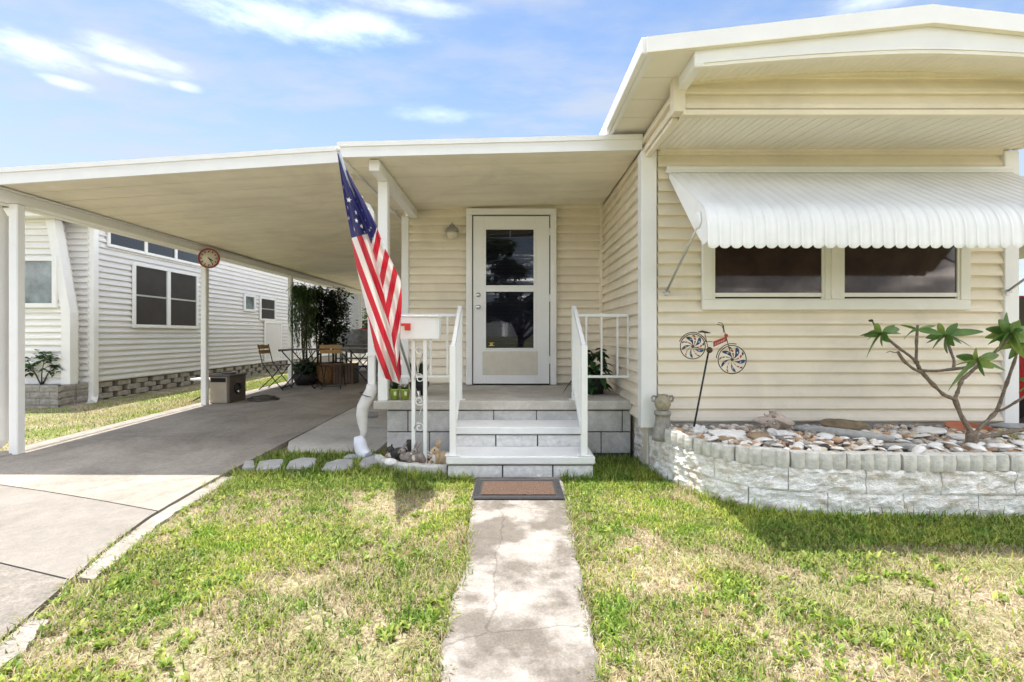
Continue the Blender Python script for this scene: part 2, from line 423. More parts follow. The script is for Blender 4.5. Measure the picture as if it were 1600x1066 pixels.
mat('path_concrete', (.275, .252, .226), .9, col2=(.13, .114, .096), scale=3.1, bump=.5, bscale=110, detail=14, ramp=(.46, .57), speck=.16, stain=.10, crack=.35)
mat('stepping_stone', (.44, .44, .43), .9, .15, 9, bump=.6, bscale=60)
mat('soil', (.14, .10, .065), .95, .35, 14, bump=.8, bscale=60)
mat('far_ground', (.20, .21, .09), .95, .3, .6)
mat('neighbor_siding', (.76, .74, .72), .55, .03, 2, spec=.3)
mat('neighbor_front', (.84, .82, .78), .55, .03, 2, spec=.3)
mat('brick_skirt', (.52, .46, .39), .9, .22, 12, bump=.7, bscale=60)
mat('brick_retaining', (.40, .37, .33), .9, .22, 12, bump=.8, bscale=50)
mat('pane_sky', (.30, .36, .36), .1, .4, 3, spec=.8)
mat('chair_wood', (.48, .29, .12), .6, .12, 12, stretch=(1, 8, 8))
mat('table_wood', (.15, .09, .06), .55, .2, 12)
mat('bench_grey', (.30, .30, .30), .6, .08, 10)
mat('box_tan', (.42, .36, .28), .6, .06, 8)
mat('box_brown', (.11, .09, .075), .6, .1, 8)
mat('hose_dark', (.10, .09, .07), .5, .2, 20)
mat('hose_pale', (.50, .50, .42), .5, .1, 20)
mat('clock_red', (.36, .05, .03), .35, .1, 10)
mat('clock_face', (.72, .66, .54), .5, .05, 10)
mat('grill_cover', (.34, .34, .34), .5, .25, 9, bump=.6, bscale=18)
mat('red_cloth', (.55, .04, .05), .7, .1, 10)
mat('car_red', (.38, .012, .018), .2, .04, 3, spec=.7)
mat('car_glass', (.02, .02, .025), .05, 0, 3, spec=.8)
mat('tyre', (.02, .02, .02), .8, .1, 20)
mat('lamp_glass', (.70, .64, .50), .25, .05, 20)
mat('brass', (.55, .42, .12), .35, .1, 20, metal=.8)
mat('lamp_grey', (.36, .34, .31), .5, .15, 30, metal=.3)
mat_attr('grass_blade', 'col', .55, .42)
mat_attr('pebble_mix', 'col', .75, 0)

def lawn_material():
    m = bpy.data.materials.new('lawn_soil'); m.use_nodes = True; MATS['lawn_soil'] = m
    n, l = m.node_tree.nodes, m.node_tree.links; b = n["Principled BSDF"]; b.inputs["Roughness"].default_value = .95
    g = n.new("ShaderNodeNewGeometry")
    def nz(s, d=6):
        t = n.new("ShaderNodeTexNoise"); t.inputs["Scale"].default_value = s; t.inputs["Detail"].default_value = d; l.new(g.outputs["Position"], t.inputs["Vector"]); return t.outputs["Fac"]
    r1 = n.new("ShaderNodeValToRGB"); l.new(nz(45), r1.inputs[0])
    r1.color_ramp.elements[0].position = .33; r1.color_ramp.elements[0].color = (.12, .085, .05, 1)
    r1.color_ramp.elements[1].position = .68; r1.color_ramp.elements[1].color = (.52, .44, .31, 1)
    r2 = n.new("ShaderNodeValToRGB"); l.new(nz(60), r2.inputs[0])
    r2.color_ramp.elements[0].position = .3; r2.color_ramp.elements[0].color = (.07, .085, .02, 1)
    r2.color_ramp.elements[1].position = .7; r2.color_ramp.elements[1].color = (.28, .30, .10, 1)
    r3 = n.new("ShaderNodeValToRGB"); l.new(nz(2.2, 4), r3.inputs[0]); r3.color_ramp.elements[0].position = .4; r3.color_ramp.elements[1].position = .6
    mx = n.new("ShaderNodeMix"); mx.data_type = 'RGBA'; l.new(r3.outputs[0], mx.inputs["Factor"]); l.new(r1.outputs[0], mx.inputs["A"]); l.new(r2.outputs[0], mx.inputs["B"])
    l.new(mx.outputs["Result"], b.inputs["Base Color"])
    bp = n.new("ShaderNodeBump"); bp.inputs["Strength"].default_value = .8; bp.inputs["Distance"].default_value = .02
    l.new(nz(70), bp.inputs["Height"]); l.new(bp.outputs[0], b.inputs["Normal"])
lawn_material()

def flag_material():
    m = bpy.data.materials.new('flag_cloth'); m.use_nodes = True; MATS['flag_cloth'] = m
    n, l = m.node_tree.nodes, m.node_tree.links; b = n["Principled BSDF"]; b.inputs["Roughness"].default_value = .5
    def A(nm):
        a = n.new("ShaderNodeAttribute"); a.attribute_name = nm; return a.outputs["Fac"]
    fr = n.new("ShaderNodeMath"); fr.operation = 'FRACT'; l.new(A("stripe"), fr.inputs[0])
    gt = n.new("ShaderNodeMath"); gt.operation = 'GREATER_THAN'; l.new(fr.outputs[0], gt.inputs[0]); gt.inputs[1].default_value = .5
    mx = n.new("ShaderNodeMix"); mx.data_type = 'RGBA'; l.new(gt.outputs[0], mx.inputs["Factor"])
    mx.inputs["A"].default_value = (.78, .76, .74, 1); mx.inputs["B"].default_value = (.56, .022, .045, 1)
    g2 = n.new("ShaderNodeMath"); g2.operation = 'GREATER_THAN'; l.new(A("canton"), g2.inputs[0]); g2.inputs[1].default_value = .0
    m2 = n.new("ShaderNodeMix"); m2.data_type = 'RGBA'; l.new(g2.outputs[0], m2.inputs["Factor"]); l.new(mx.outputs["Result"], m2.inputs["A"])
    m2.inputs["B"].default_value = (.035, .035, .15, 1); l.new(m2.outputs["Result"], b.inputs["Base Color"])
    tr = n.new("ShaderNodeBsdfTranslucent"); l.new(m2.outputs["Result"], tr.inputs[0])
    ms = n.new("ShaderNodeMixShader"); ms.inputs[0].default_value = .3; l.new(b.outputs[0], ms.inputs[1]); l.new(tr.outputs[0], ms.inputs[2])
    l.new(ms.outputs[0], n["Material Output"].inputs[0])
flag_material()
mat('star_white', (.80, .79, .78), .5, .02, 9)

# ------------------------------------------------------------------ ground, driveway, path
g = MB().use('far_ground'); g.add([(-300, -300, -.06), (300, -300, -.06), (300, 300, -.06), (-300, 300, -.06)], [(0, 1, 2, 3)])
tag(g.build('ground'), kind='structure')
g = MB().use('lawn_soil')
nx, ny = 60, 50
X0, X1, Y0, Y1 = -2.45, 9.0, -4.0, 5.2
vs = []
for j in range(ny + 1):
    for i in range(nx + 1):
        x = X0 + (X1 - X0) * i / nx; y = Y0 + (Y1 - Y0) * j / ny
        vs.append((x, y, .012 * (mnoise.noise(Vector((x * .9, y * .9, 2))) + .4 * mnoise.noise(Vector((x * 4, y * 4, 5)))) - .006))
g.add(vs, [(j * (nx + 1) + i, j * (nx + 1) + i + 1, (j + 1) * (nx + 1) + i + 1, (j + 1) * (nx + 1) + i) for j in range(ny) for i in range(nx)], True)
tag(g.build('lawn'), kind='structure')
g = MB().use('lawn_soil'); g.add([(-13, 0, .0), (-4.75, 0, -.02), (-4.75, 5, .03), (-4.75, 11, .13), (-4.75, 26, .2), (-13, 26, .15), (-13, 8, .03)], [(0, 1, 2, 3, 4, 5, 6)])
tag(g.build('side_lawn'), kind='structure')

def dz(d):  # driveway height along depth
    if d < 4.5: return .012 + .028 * max(0, d - 1.0) / 3.5
    return .04 + (d - 4.5) * .0195
dr = empty('driveway', (0, 0, 0), None, None); dr["kind"] = 'structure'
# right edge of the driveway, (x, d)
redge = [(-1.55, -3.0), (-1.72, 0.2), (-1.80, 1.1), (-1.89, 1.78), (-2.0, 2.13), (-2.14, 2.55), (-2.24, 2.97), (-2.29, 3.5), (-2.31, 3.91), (-2.32, 4.6), (-2.32, 7.2), (-2.32, 16.5)]
def rx(d):
    for (a, b), (c, e) in zip(redge, redge[1:]):
        if b <= d <= e: return a + (c - a) * (d - b) / (e - b)
    return redge[-1][0]
LX = -4.78
def drive_slab(name, m, fn0, fn1, nseg=10, thick=.1, gap=.006, left=-7.5):
    """slab between the joint lines d=fn0(x) and d=fn1(x) from x=left to the right edge"""
    b = MB().use(m); vs = []; K = 14
    for s in range(K + 1):
        t = s / K
        for i in range(nseg + 1):
            u = i / nseg
            x = left + (-2.3 - left) * u; d0 = fn0(x) + gap; d1 = fn1(x) - gap; d = d0 + (d1 - d0) * t
            xl = left; xr = rx(d) - .004
            x = xl + (xr - xl) * u
            vs.append((x, d, dz(d)))
    n = nseg + 1
    fs = [(s * n + i, s * n + i + 1, (s + 1) * n + i + 1, (s + 1) * n + i) for s in range(K) for i in range(nseg)]
    b.add(vs, fs)
    rim = [i for i in range(n)] + [s * n + n - 1 for s in range(1, K + 1)] + [K * n + i for i in range(n - 2, -1, -1)] + [s * n for s in range(K - 1, 0, -1)]
    o = len(b.v); b.v += [(vs[i][0], vs[i][1], vs[i][2] - thick) for i in rim]
    for q in range(len(rim)):
        b.f.append([rim[q], o + q, o + (q + 1) % len(rim), rim[(q + 1) % len(rim)]]); b.m.append(b.cur); b.sm.append(False)
    return b.build(name, dr)
j1 = lambda x: 3.08 + (-2.32 - x) * .345 - .02 * math.sin((x + 2.3) * 2)
j2 = lambda x: 2.13 + (-2.05 - x) * .38
j3 = lambda x: .6 + (-1.8 - x) * .36
drive_slab('slab', 'driveway_aggregate', j3, j2)
drive_slab('slab', 'driveway_pale', j2, j1)
drive_slab('slab', 'driveway_aggregate', lambda x: -3, j3)
drive_slab('slab', 'driveway_concrete', j1, lambda x: 5.2, left=LX)
drive_slab('slab', 'driveway_concrete', lambda x: 5.2, lambda x: 9.6, left=LX, gap=.003)
drive_slab('slab', 'driveway_concrete', lambda x: 9.6, lambda x: 16.5, left=LX, gap=.003)
b = MB().use('apron_concrete')
def apron(poly, th=.08):
    n = len(poly); b.add(poly + [(p[0], p[1], p[2] - th) for p in poly], [tuple(range(n))] + [(i, n + i, n + (i + 1) % n, (i + 1) % n) for i in range(n)])
apron([(-2.15, 4.62, .03), (-1.32, 4.55, .02), (-1.29, 5.7, .045), (-2.30, 5.7, .06), (-2.31, 5.0, .045)])
b.build('apron_slab', dr)
b = MB().use('apron_concrete'); apron([(-2.31, 5.71, .062), (-1.28, 5.71, .05), (-1.28, 16.5, .27), (-2.31, 16.5, .27)]); b.build('apron_slab', dr)
# pale concrete edging strip beside the driveway
k = 0
spans = [(3.86, 2.245), (1.93, 1.05), (1.03, -.2)]
for (da, db) in spans:
    b = MB().use('curb_pale'); n = 36; vs = []
    for i in range(n + 1):
        d = da + (db - da) * i / n; w = .10 * (1 - .25 * abs(mnoise.noise(Vector((d * 5, k, 0))))); x = rx(d) + .016
        vs += [(x + .010 * mnoise.noise(Vector((d * 9, 1, k))), d, .022), (x + w + .05 * mnoise.noise(Vector((d * 5, 3, k))) + .02 * mnoise.noise(Vector((d * 17, 3, k))), d, .014 + .01 * mnoise.noise(Vector((d * 6, 5, 1))))]
    b.add(vs, [(2 * i, 2 * i + 2, 2 * i + 3, 2 * i + 1) for i in range(n)])
    o = len(b.v); b.v += [(v[0], v[1], -.05) for v in vs]
    for i in range(n):
        b.f.append([2 * i, o + 2 * i, o + 2 * i + 2, 2 * i + 2]); b.f.append([2 * i + 1, 2 * i + 3, o + 2 * i + 3, o + 2 * i + 1]); b.m += [0, 0]; b.sm += [False, False]
    b.f.append([0, 1, o + 1, o]); b.f.append([2 * n, o + 2 * n, o + 2 * n + 1, 2 * n + 1]); b.m += [0, 0]; b.sm += [False, False]
    o = b.build('edging_strip', dr); k += 1
b = MB().use('curb_pale'); b.bbox(-4.80, 3.0, -.05, -4.62, 16.4, .0, .01); o = b.build('edging_strip', dr)
# tilt with the drive
o.rotation_euler.x = math.atan(.0185); o.location.z = -.03

# front path: two worn slabs with ragged edges
pa = empty('path', (0, 0, 0), None, None); pa["kind"] = 'structure'
def path_slab(d0, d1, xl, xr, seed, z=.03):
    b = MB().use('path_concrete'); K = 150; vs = []
    for i in range(K + 1):
        d = d0 + (d1 - d0) * i / K
        e = lambda s: .016 * mnoise.noise(Vector((d * 4.3, s, seed))) + .009 * mnoise.noise(Vector((d * 15, s, seed))) + .004 * mnoise.noise(Vector((d * 40, s, seed)))
        l_ = xl(d) + e(1); r_ = xr(d) + e(7)
        zz = z + .004 * mnoise.noise(Vector((d * 2, 3, seed)))
        vs += [(l_, d, -.04), (l_, d, zz - .008), (l_ + .012, d, zz), (r_ - .012, d, zz), (r_, d, zz - .008), (r_, d, -.04)]
    fs = [(6 * i + j, 6 * i + j + 1, 6 * i + j + 7, 6 * i + j + 6) for i in range(K) for j in range(5)]
    fs = [f[::-1] for f in fs] + [(0, 1, 2, 3, 4, 5), tuple(6 * K + q for q in (5, 4, 3, 2, 1, 0))]
    b.add(vs, fs); return b.build('path_slab', pa)
def plx(d): return float(np.interp(d, [1.0, 1.6, 2.1, 2.25, 3.25, 3.8], [-.245, -.24, -.262, -.225, -.275, -.285]))
def prx(d): return float(np.interp(d, [1.0, 1.6, 2.25, 2.4, 3.25, 3.8], [.27, .292, .325, .335, .375, .385]))
path_slab(-3.0, 3.80, plx, prx, 1)

# ------------------------------------------------------------------ main house
HX, FD, OD, RD = 1.125, 4.08, 3.30, 2.95     # side-wall x, front wall depth, jut depth, roof front depth
HR, BW = 4.22, 5.94                            # right wall x, porch back wall depth
house = empty('house', (2.6, 4.3, 0), "cream lap-sided house with white corner posts and jutting gable, behind the planter", 'house')
def hp(b, name, **k):
    o = b.build(name, house, **k); o.location = Vector(o.location) - house.location; return o
def hinst(name, me, loc, rot=(0, 0, 0), scale=(1, 1, 1)):
    return inst(name, me, house, Vector(loc) - house.location, rot, scale)

EXP = .1016
def board_mesh(name, m, e=EXP):
    b = MB().use(m)
    prof = [(-.002, .0), (-.002, .0145), (-.031, .0145), (-.034, .021), (-.029, e * .48), (-.006, e + .001), (.0, e + .001), (.0, .0)]
    b.prism(prof, 'x', 0, 1); return b.mesh(name)
SB = board_mesh('siding_board', 'siding_cream')
NB = board_mesh('siding_board', 'neighbor_siding')
NF = board_mesh('siding_board', 'neighbor_front')
def boards(place, me, p0, p1, z0, z1, e=EXP):
    """courses of lap siding from p0 to p1 (x,y); outward is to the right of p0->p1 (towards -y for +x run)"""
    p0, p1 = Vector((*p0, 0)), Vector((*p1, 0)); v = p1 - p0; ang = math.atan2(v.y, v.x)
    z = z0; i = 0
    while z < z1 - .02:
        h = min(1.0, (z1 - z) / e)
        zs = 1 if h > .99 else h
        if v.length > 2.0 and U(0, 1) < .6:      # two lengths overlapping at a seam
            k_ = U(.2, .8); mid = p0 + v * k_; ov = v.normalized() * .025
            place('siding_board', me, (p0.x, p0.y, z), (0, 0, ang), (v.length * k_ + .025, 1.0, zs))
            q_ = mid - ov; place('siding_board', me, (q_.x, q_.y, z + .0006), (0, 0, ang), (v.length * (1 - k_) + .025, 1.05, zs))
        else:
            place('siding_board', me, (p0.x, p0.y, z), (0, 0, ang + U(-.0004, .0004)), (v.length, 1, zs))
        z += e; i += 1
# wall cores (solid walls the boards are nailed to)
b = MB().use('siding_cream'); b.box(HX + .02, FD + .02, .05, HR - .02, 15.9, 2.86); b.box(-1.27, BW + .02, .05, HX + .01, 15.9, 2.9); hp(b, 'wall')
boards(hinst, SB, (HX + .10, FD), (HR - .10, FD), .41, 2.735)
boards(hinst, SB, (-1.27, BW), (HX - .012, BW), .545, 2.80)
boards(hinst, SB, (HX, BW - .0), (HX, FD + .06), .40, 2.72)
boards(hinst, SB, (-1.31, 15.9), (-1.31, BW + .02), .45, 2.70)
# side of the jut and the wall above the porch roof
boards(hinst, SB, (HX + .01, 9.0), (HX + .01, OD + .03), 2.655, 2.87)
# front of the jut
boards(hinst, SB, (HX + .04, OD), (HR - .02, OD), 2.665, 2.95)
# core of the jut
b = MB().use('siding_cream'); b.box(HX + .04, OD + .02, 2.70, HR - .04, FD + .03, 2.93); hp(b, 'jut_core')
# corner posts and trims
def post_trim(x0, y0, z0, x1, y1, z1): b = MB().use('trim_white'); b.bbox(x0, y0, z0, x1, y1, z1, .006); hp(b, 'corner_post')
post_trim(HX - .045, FD - .045, .37, HX + .085, FD + .075, 2.69)
post_trim(HR - .105, FD - .045, .37, HR + .02, FD + .075, 2.69)
post_trim(-1.35, BW - .045, .545, -1.262, BW + .06, 2.60)
b = MB().use('siding_cream'); b.bbox(HX - .032, OD - .045, 2.655, HX + .045, OD + .05, 2.90, .003); hp(b, 'corner_post')
b = MB().use('siding_cream'); b.bbox(HX - .05, BW - .045, .545, HX - .006, BW - .002, 2.78, .004); hp(b, 'corner_bead')
b = MB().use('siding_cream'); b.bbox(-1.26, BW - .044, 2.745, HX - .05, BW - .004, 2.785, .004); hp(b, 'frieze')
b = MB().use('siding_cream'); b.bbox(HX + .11, FD - .044, 2.685, HR - .11, FD - .004, 2.715, .004); hp(b, 'frieze')
b = MB().use('siding_cream'); b.bbox(HX + .03, OD - .048, 2.63, HR, OD + .01, 2.668, .004); hp(b, 'jut_trim')
b = MB().use('siding_cream'); b.bbox(HX - .012, OD + .06, 2.63, HX + .03, 4.05, 2.66, .004); hp(b, 'jut_trim')
# foundation skirt under the side and front walls
b = MB().use('concrete_block'); b.box(HX + .03, FD + .01, -.05, HR - .03, FD + .2, .405); b.box(HX + .03, FD + .2, -.05, HX + .2, BW, .40); hp(b, 'foundation')
# vented soffit under the jut: one panel per rib
b = MB().use('soffit_cream'); w = .1
prof = [(0, .0), (.012, 0), (.016, .006), (.048, .006), (.052, 0), (.096, 0), (.0975, .007), (.1, .007), (.1, .02), (0, .02)]
b.prism(prof, 'y', 0, 1); SOF = b.mesh('soffit_panel')
x = HX + .035
sl_ = math.atan2(.062, FD - OD)
while x < HR - .05:
    hinst('soffit_panel', SOF, (x, OD + .012, 2.642), (sl_, 0, 0), (1, FD - OD - .02, 1)); x += w
# small J channel bumps at the wall
# roof: bowed gable; helper heights
XM = 2.56; XL = .82; XRR = 4.52
def bow(x, zl, zc, p=1.55):   # soft bowed line
    t = min(1, abs(x - XM) / (XM - HX)); return zc - (zc - zl) * t ** p
def gable(x, zl, zc):
    t = abs(x - XM) / (XM - XL); return zc - (zc - zl) * t
NS = 36
xs = [HX + (HR - HX) * i / NS for i in range(NS + 1)]
def strip(name, m, xsl, fz0, fz1, y0, y1):
    b = MB().use(m); n = len(xsl); vs = []
    for x in xsl: vs += [(x, y0, fz0(x)), (x, y0, fz1(x)), (x, y1, fz1(x)), (x, y1, fz0(x))]
    fs = [(4 * i + a, 4 * i + 4 + a, 4 * i + 4 + (a + 1) % 4, 4 * i + (a + 1) % 4) for i in range(n - 1) for a in range(4)]
    fs = [f[::-1] for f in fs] + [(0, 1, 2, 3), tuple(4 * (n - 1) + q for q in (3, 2, 1, 0))]
    b.add(vs, [f[::-1] for f in fs]); return hp(b, name)
capx = [XL + (XRR - XL) * i / 40 for i in range(41)]; capx = sorted(set(capx + [XM]))
strip('fascia', 'trim_white', xs, lambda x: bow(x, 2.815, 2.905), lambda x: gable(x, 2.862, 3.045) + .004, RD + .018, RD + .05)
strip('fascia_trim', 'soffit_cream', xs, lambda x: bow(x, 2.795, 2.882), lambda x: bow(x, 2.815, 2.905) - .001, RD + .024, RD + .06)
strip('roof_edge', 'trim_white', capx, lambda x: gable(x, 2.872, 3.052), lambda x: gable(x, 2.962, 3.16), RD - .012, RD + .017)
strip('edge_bead', 'soffit_cream', capx, lambda x: gable(x, 2.862, 3.042), lambda x: gable(x, 2.872, 3.052) - .001, RD - .020, RD + .016)
strip('roof', 'roof_metal', capx, lambda x: gable(x, 2.93, 3.13), lambda x: gable(x, 2.958, 3.155), RD + .018, 15.9)
# eave of the roof along the left side (fascia + soffit over the porch)
b = MB().use('trim_white'); b.bbox(XL - .03, RD + .0, 2.868, XL + .012, 15.9, 2.968, .006); b.box(XL + .013, RD + .02, 2.872, XL + .05, 15.9, 2.885); hp(b, 'eave_fascia')
b = MB().use('trim_white'); b.bbox(XRR - .012, RD, 2.868, XRR + .03, 15.9, 2.968, .006); hp(b, 'eave_fascia')
y = RD + .02; b = MB().use('soffit_cream'); b.prism([(0, 0), (.296, 0), (.3, .006), (.3, .016), (0, .016)], 'y', 0, 1)
b = MB().use('soffit_cream'); b.prism([(0, 0), (.294, 0), (.294, .016), (0, .016)], 'x', 0, 1); EAV = b.mesh('eave_soffit_panel')
while y < 12:
    hinst('eave_soffit_panel', EAV, (XL + .052, y, 2.886), (0, 0, 0), (HX + .03 - XL - .052, 1, 1)); y += .3
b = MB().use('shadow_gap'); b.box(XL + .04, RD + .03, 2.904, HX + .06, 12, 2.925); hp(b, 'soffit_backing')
# bowed upper soffit: one ribbed panel per 5 cm
for i in range(62):
    xa = HX + .06 + i * .05; xb = xa + .0485
    if xb > HR: break
    b = MB().use('soffit_cream'); vs = []
    for x in (xa, xb): vs += [(x, RD + .062, bow(x, 2.803, 2.893)), (x, OD + .03, bow(x, 2.855, 2.93)), (x, OD + .03, bow(x, 2.855, 2.93) + .02), (x, RD + .062, bow(x, 2.803, 2.893) + .02)]
    xm = (xa + xb) / 2
    vs += [(xm, RD + .062, bow(xm, 2.803, 2.893) + .006), (xm, OD + .03, bow(xm, 2.855, 2.93) + .006)]
    b.add(vs, [(0, 1, 9, 8), (8, 9, 5, 4), (0, 3, 2, 1), (4, 5, 6, 7), (3, 7, 6, 2), (0, 8, 4, 7, 3), (1, 2, 6, 5, 9)]); hp(b, 'soffit_panel')
b = MB().use('siding_cream'); vs = []
strip('soffit_trim', 'siding_cream', xs, lambda x: bow(x, 2.835, 2.905), lambda x: bow(x, 2.853, 2.925), OD - .040, OD + .01)
# side closure of the roof box above the jut
b = MB().use('trim_white'); b.bbox(HX - .004, RD + .02, 2.80, HX + .055, OD + .02, 2.884, .003); hp(b, 'side_fascia')

# front window, two lights
wx0, wx1, wz0, wz1, wy = 1.583, 3.81, 1.355, 2.25, FD - .036
def window(place_parent, sub, parts):
    pass
win = MB().use('window_frame')
fw = .085
win.bbox(wx0, wy - .035, wz0, wx1, wy, wz0 + fw, .004); win.bbox(wx0, wy - .035, wz1 - fw, wx1, wy, wz1, .004)
win.bbox(wx0, wy - .0352, wz0 + fw, wx0 + fw, wy, wz1 - fw, .004); win.bbox(wx1 - fw, wy - .0352, wz0 + fw, wx1, wy, wz1 - fw, .004)
mx0, mx1 = 2.60, 2.745
win.bbox(mx0, wy - .036, wz0 + fw, mx1, wy, wz1 - fw, .004); win.bbox(mx0 + .045, wy - .046, wz0 + fw + .01, mx1 - .045, wy - .036, wz1 - fw, .003)
wo = hp(win, 'window')
for (a, c) in ((wx0 + fw, mx0), (mx1, wx1 - fw)):
    s = MB().use('window_frame'); z0, z1 = wz0 + fw, wz1 - fw
    s.bbox(a, wy - .028, z0 + .001, a + .022, wy - .004, z1, .003); s.bbox(c - .022, wy - .028, z0 + .001, c, wy - .004, z1, .003)
    s.bbox(a + .022, wy - .027, z0 + .024, c - .022, wy - .004, z0 + .058, .003); s.bbox(a + .022, wy - .026, z0, c - .022, wy - .004, z0 + .010, .002)
    o = s.build('sash', wo)
    s = MB().use('dark_void'); s.box(a + .022, wy - .008, z0 + .010, c - .022, wy - .003, z0 + .024); s.build('sash_gap', wo)
    s = MB().use('curtain_dark'); n = 40
    vs = [];
    for i in range(n + 1):
        x = a + .02 + (c - a - .04) * i / n; yy = wy - .004 - .003 * (math.sin(i * 1.7) * .5 + math.sin(i * .53)); vs += [(x, yy, z0 + .05), (x, yy, z1)]
    s.add(vs, [(2 * i, 2 * i + 2, 2 * i + 3, 2 * i + 1) for i in range(n)], True); s.build('curtain', wo)
    s = MB().use('pane_dark'); s.box(a + .020, wy - .017, z0 + .056, c - .020, wy - .014, z1); s.build('pane', wo)

# entry door with its trim
dx0, dx1, dzb, dzt, dy = -.47, .452, .548, 2.585, BW - .036
t = MB().use('trim_white')
t.bbox(dx0 - .085, dy - .075, dzb - .004, dx0 - .012, dy, dzt + .015, .005); t.bbox(dx1 + .012, dy - .075, dzb - .004, dx1 + .085, dy, dzt + .015, .005)
t.bbox(dx0 - .085, dy - .0755, dzt + .0155, dx1 + .085, dy, dzt + .09, .005); hp(t, 'door_trim')
t = MB().use('dark_void'); t.box(dx0 - .013, dy - .030, dzb - .003, dx1 + .013, dy - .022, dzt + .016); hp(t, 'door_gap')
def P2(px, py, d): v = at(px, py, d); return v.x, v.z
dd = dy - .06
g1 = (*P2(757, 358, dd), *P2(836, 447, dd)); g2 = (*P2(760, 455, dd), *P2(834, 545, dd))
gx0, gx1 = g1[0], g1[2]
do = MB().use('door_white')
Yf, Yb = dy - .058, dy - .031
do.bbox(dx0, Yf, dzb + .008, gx0, Yb, dzt, .004); do.bbox(gx1, Yf, dzb + .008, dx1, Yb, dzt, .004)
do.bbox(gx0 + .0, Yf + .0005, g1[1], gx1, Yb, dzt - .0005, .003); do.bbox(gx0, Yf + .0005, g2[1], gx1, Yb, g1[3], .003); do.bbox(gx0, Yf + .0005, dzb + .0085, gx1, Yb, g2[3], .003)
door = hp(do, 'door')
for (q, nm) in ((g1, 'upper'), (g2, 'lower')):
    f = MB().use('door_white'); x0, zt, x1, zb = q; e = .018
    f.bbox(gx0 - .012, Yf - .009, zb - .012, gx0 + e, Yf - .001, zt + .012, .003); f.bbox(gx1 - e, Yf - .009, zb - .012, gx1 + .012, Yf - .001, zt + .012, .003)
    f.bbox(gx0 + e, Yf - .0085, zt - e + .01, gx1 - e, Yf - .001, zt + .012, .003); f.bbox(gx0 + e, Yf - .0085, zb - .012, gx1 - e, Yf - .001, zb + e - .01, .003)
    f.build('window_bead', door)
    p = MB().use('pane_glass'); p.box(gx0 + .001, Yf + .006, zb + .001, gx1 - .001, Yf + .009, zt - .001); p.build('pane', door)
    sl2 = MB().use('blind_slat'); z = zb + .012
    rm = Matrix.Rotation(R(38), 4, 'X')
    while z < zt - .005:
        mt = Matrix.Translation((0, Yf + .017, z)) @ rm; sl2.box(gx0 + .006, -.009, -.0006, gx1 - .006, .009, .0006, mt); z += .0165
    sl2.build('blind', door)
    v = MB().use('dark_void'); v.box(gx0, Yb - .003, zb, gx1, Yb - .001, zt); v.build('dark_backing', door)
k1 = (*P2(754, 549, dd), *P2(840, 586, dd))
f = MB().use('kick_panel'); f.bbox(k1[0], Yf - .006, k1[3], k1[2], Yf - .0005, k1[1], .002); f.build('kick_panel', door)
for (py, r) in ((461, .030), (480, .030)):
    x, z = P2(747.5, py, dd); f = MB().use('chrome')
    mt = Matrix.Translation((x, Yf - .001, z)) @ Matrix.Rotation(R(90), 4, 'X')
    if py < 470: f.lathe([(r, 0), (r, .006), (r * .8, .012), (r * .55, .012), (r * .5, .018), (.004, .018)], n=18, mtx=mt)
    else: f.lathe([(r, 0), (r * .95, .006), (.012, .010), (.012, .03), (.026, .04), (.029, .052), (.022, .064), (.006, .068)], n=18, mtx=mt)
    f.build('deadbolt' if py < 470 else 'knob', door)
for z in (.80, 1.55, 2.35):
    f = MB().use('trim_white'); f.tube([(dx1 + .006, Yf - .006, z), (dx1 + .006, Yf - .006, z + .09)], .007, 8); f.build('hinge', door)
f = MB().use('trim_white'); x, z = P2(797, 364, dd); f.bbox(x - .009, Yf + .010, z - .05, x + .009, Yf + .014, z + .03, .002); f.build('blind_valance_clip', door)
x, z = P2(768, 538, dd); f = MB().use('brass'); f.bbox(x - .034, Yf - .0005, z - .022, x + .034, Yf + .004, z - .012, .002); f.bbox(x - .018, Yf - .0005, z - .012, x + .018, Yf + .004, z + .014, .002); f.bbox(x - .034, Yf - .0005, z + .014, x + .034, Yf + .004, z + .022, .002); f.build('latch', door)
f = MB().use('dark_void'); f.box(dx0, Yf + .005, dzb - .004, dx1, Yb, dzb + .007); f.build('threshold_gap', door)

# wall lamp
lc = at(708, 365, BW - .02)
lamp = empty('wall_lamp', (lc.x, BW - .030, lc.z - .09), "small grey bell-shaped porch lamp on the siding left of the door", 'lamp')
f = MB().use('lamp_grey'); f.lathe([(.035, 0), (.035, .012), (.02, .018)], n=14, mtx=Matrix.Translation((0, 0, .10)) @ Matrix.Rotation(R(90), 4, 'X'))
f.tube([(0, -.01, .10), (0, -.05, .16), (0, -.085, .185)], .009, 8); f.build('bracket', lamp)
f = MB().use('lamp_grey'); f.lathe([(.078, .082), (.084, .092), (.080, .105), (.072, .125), (.058, .140), (.036, .146), (.034, .166), (.028, .174), (.010, .178), (.010, .195), (.004, .20)], (0, -.09, 0), 20); f.build('hood', lamp)
f = MB().use('lamp_glass'); f.lathe([(.012, .0), (.045, .012), (.066, .045), (.070, .083)], (0, -.09, 0), 18); f.build('globe', lamp)

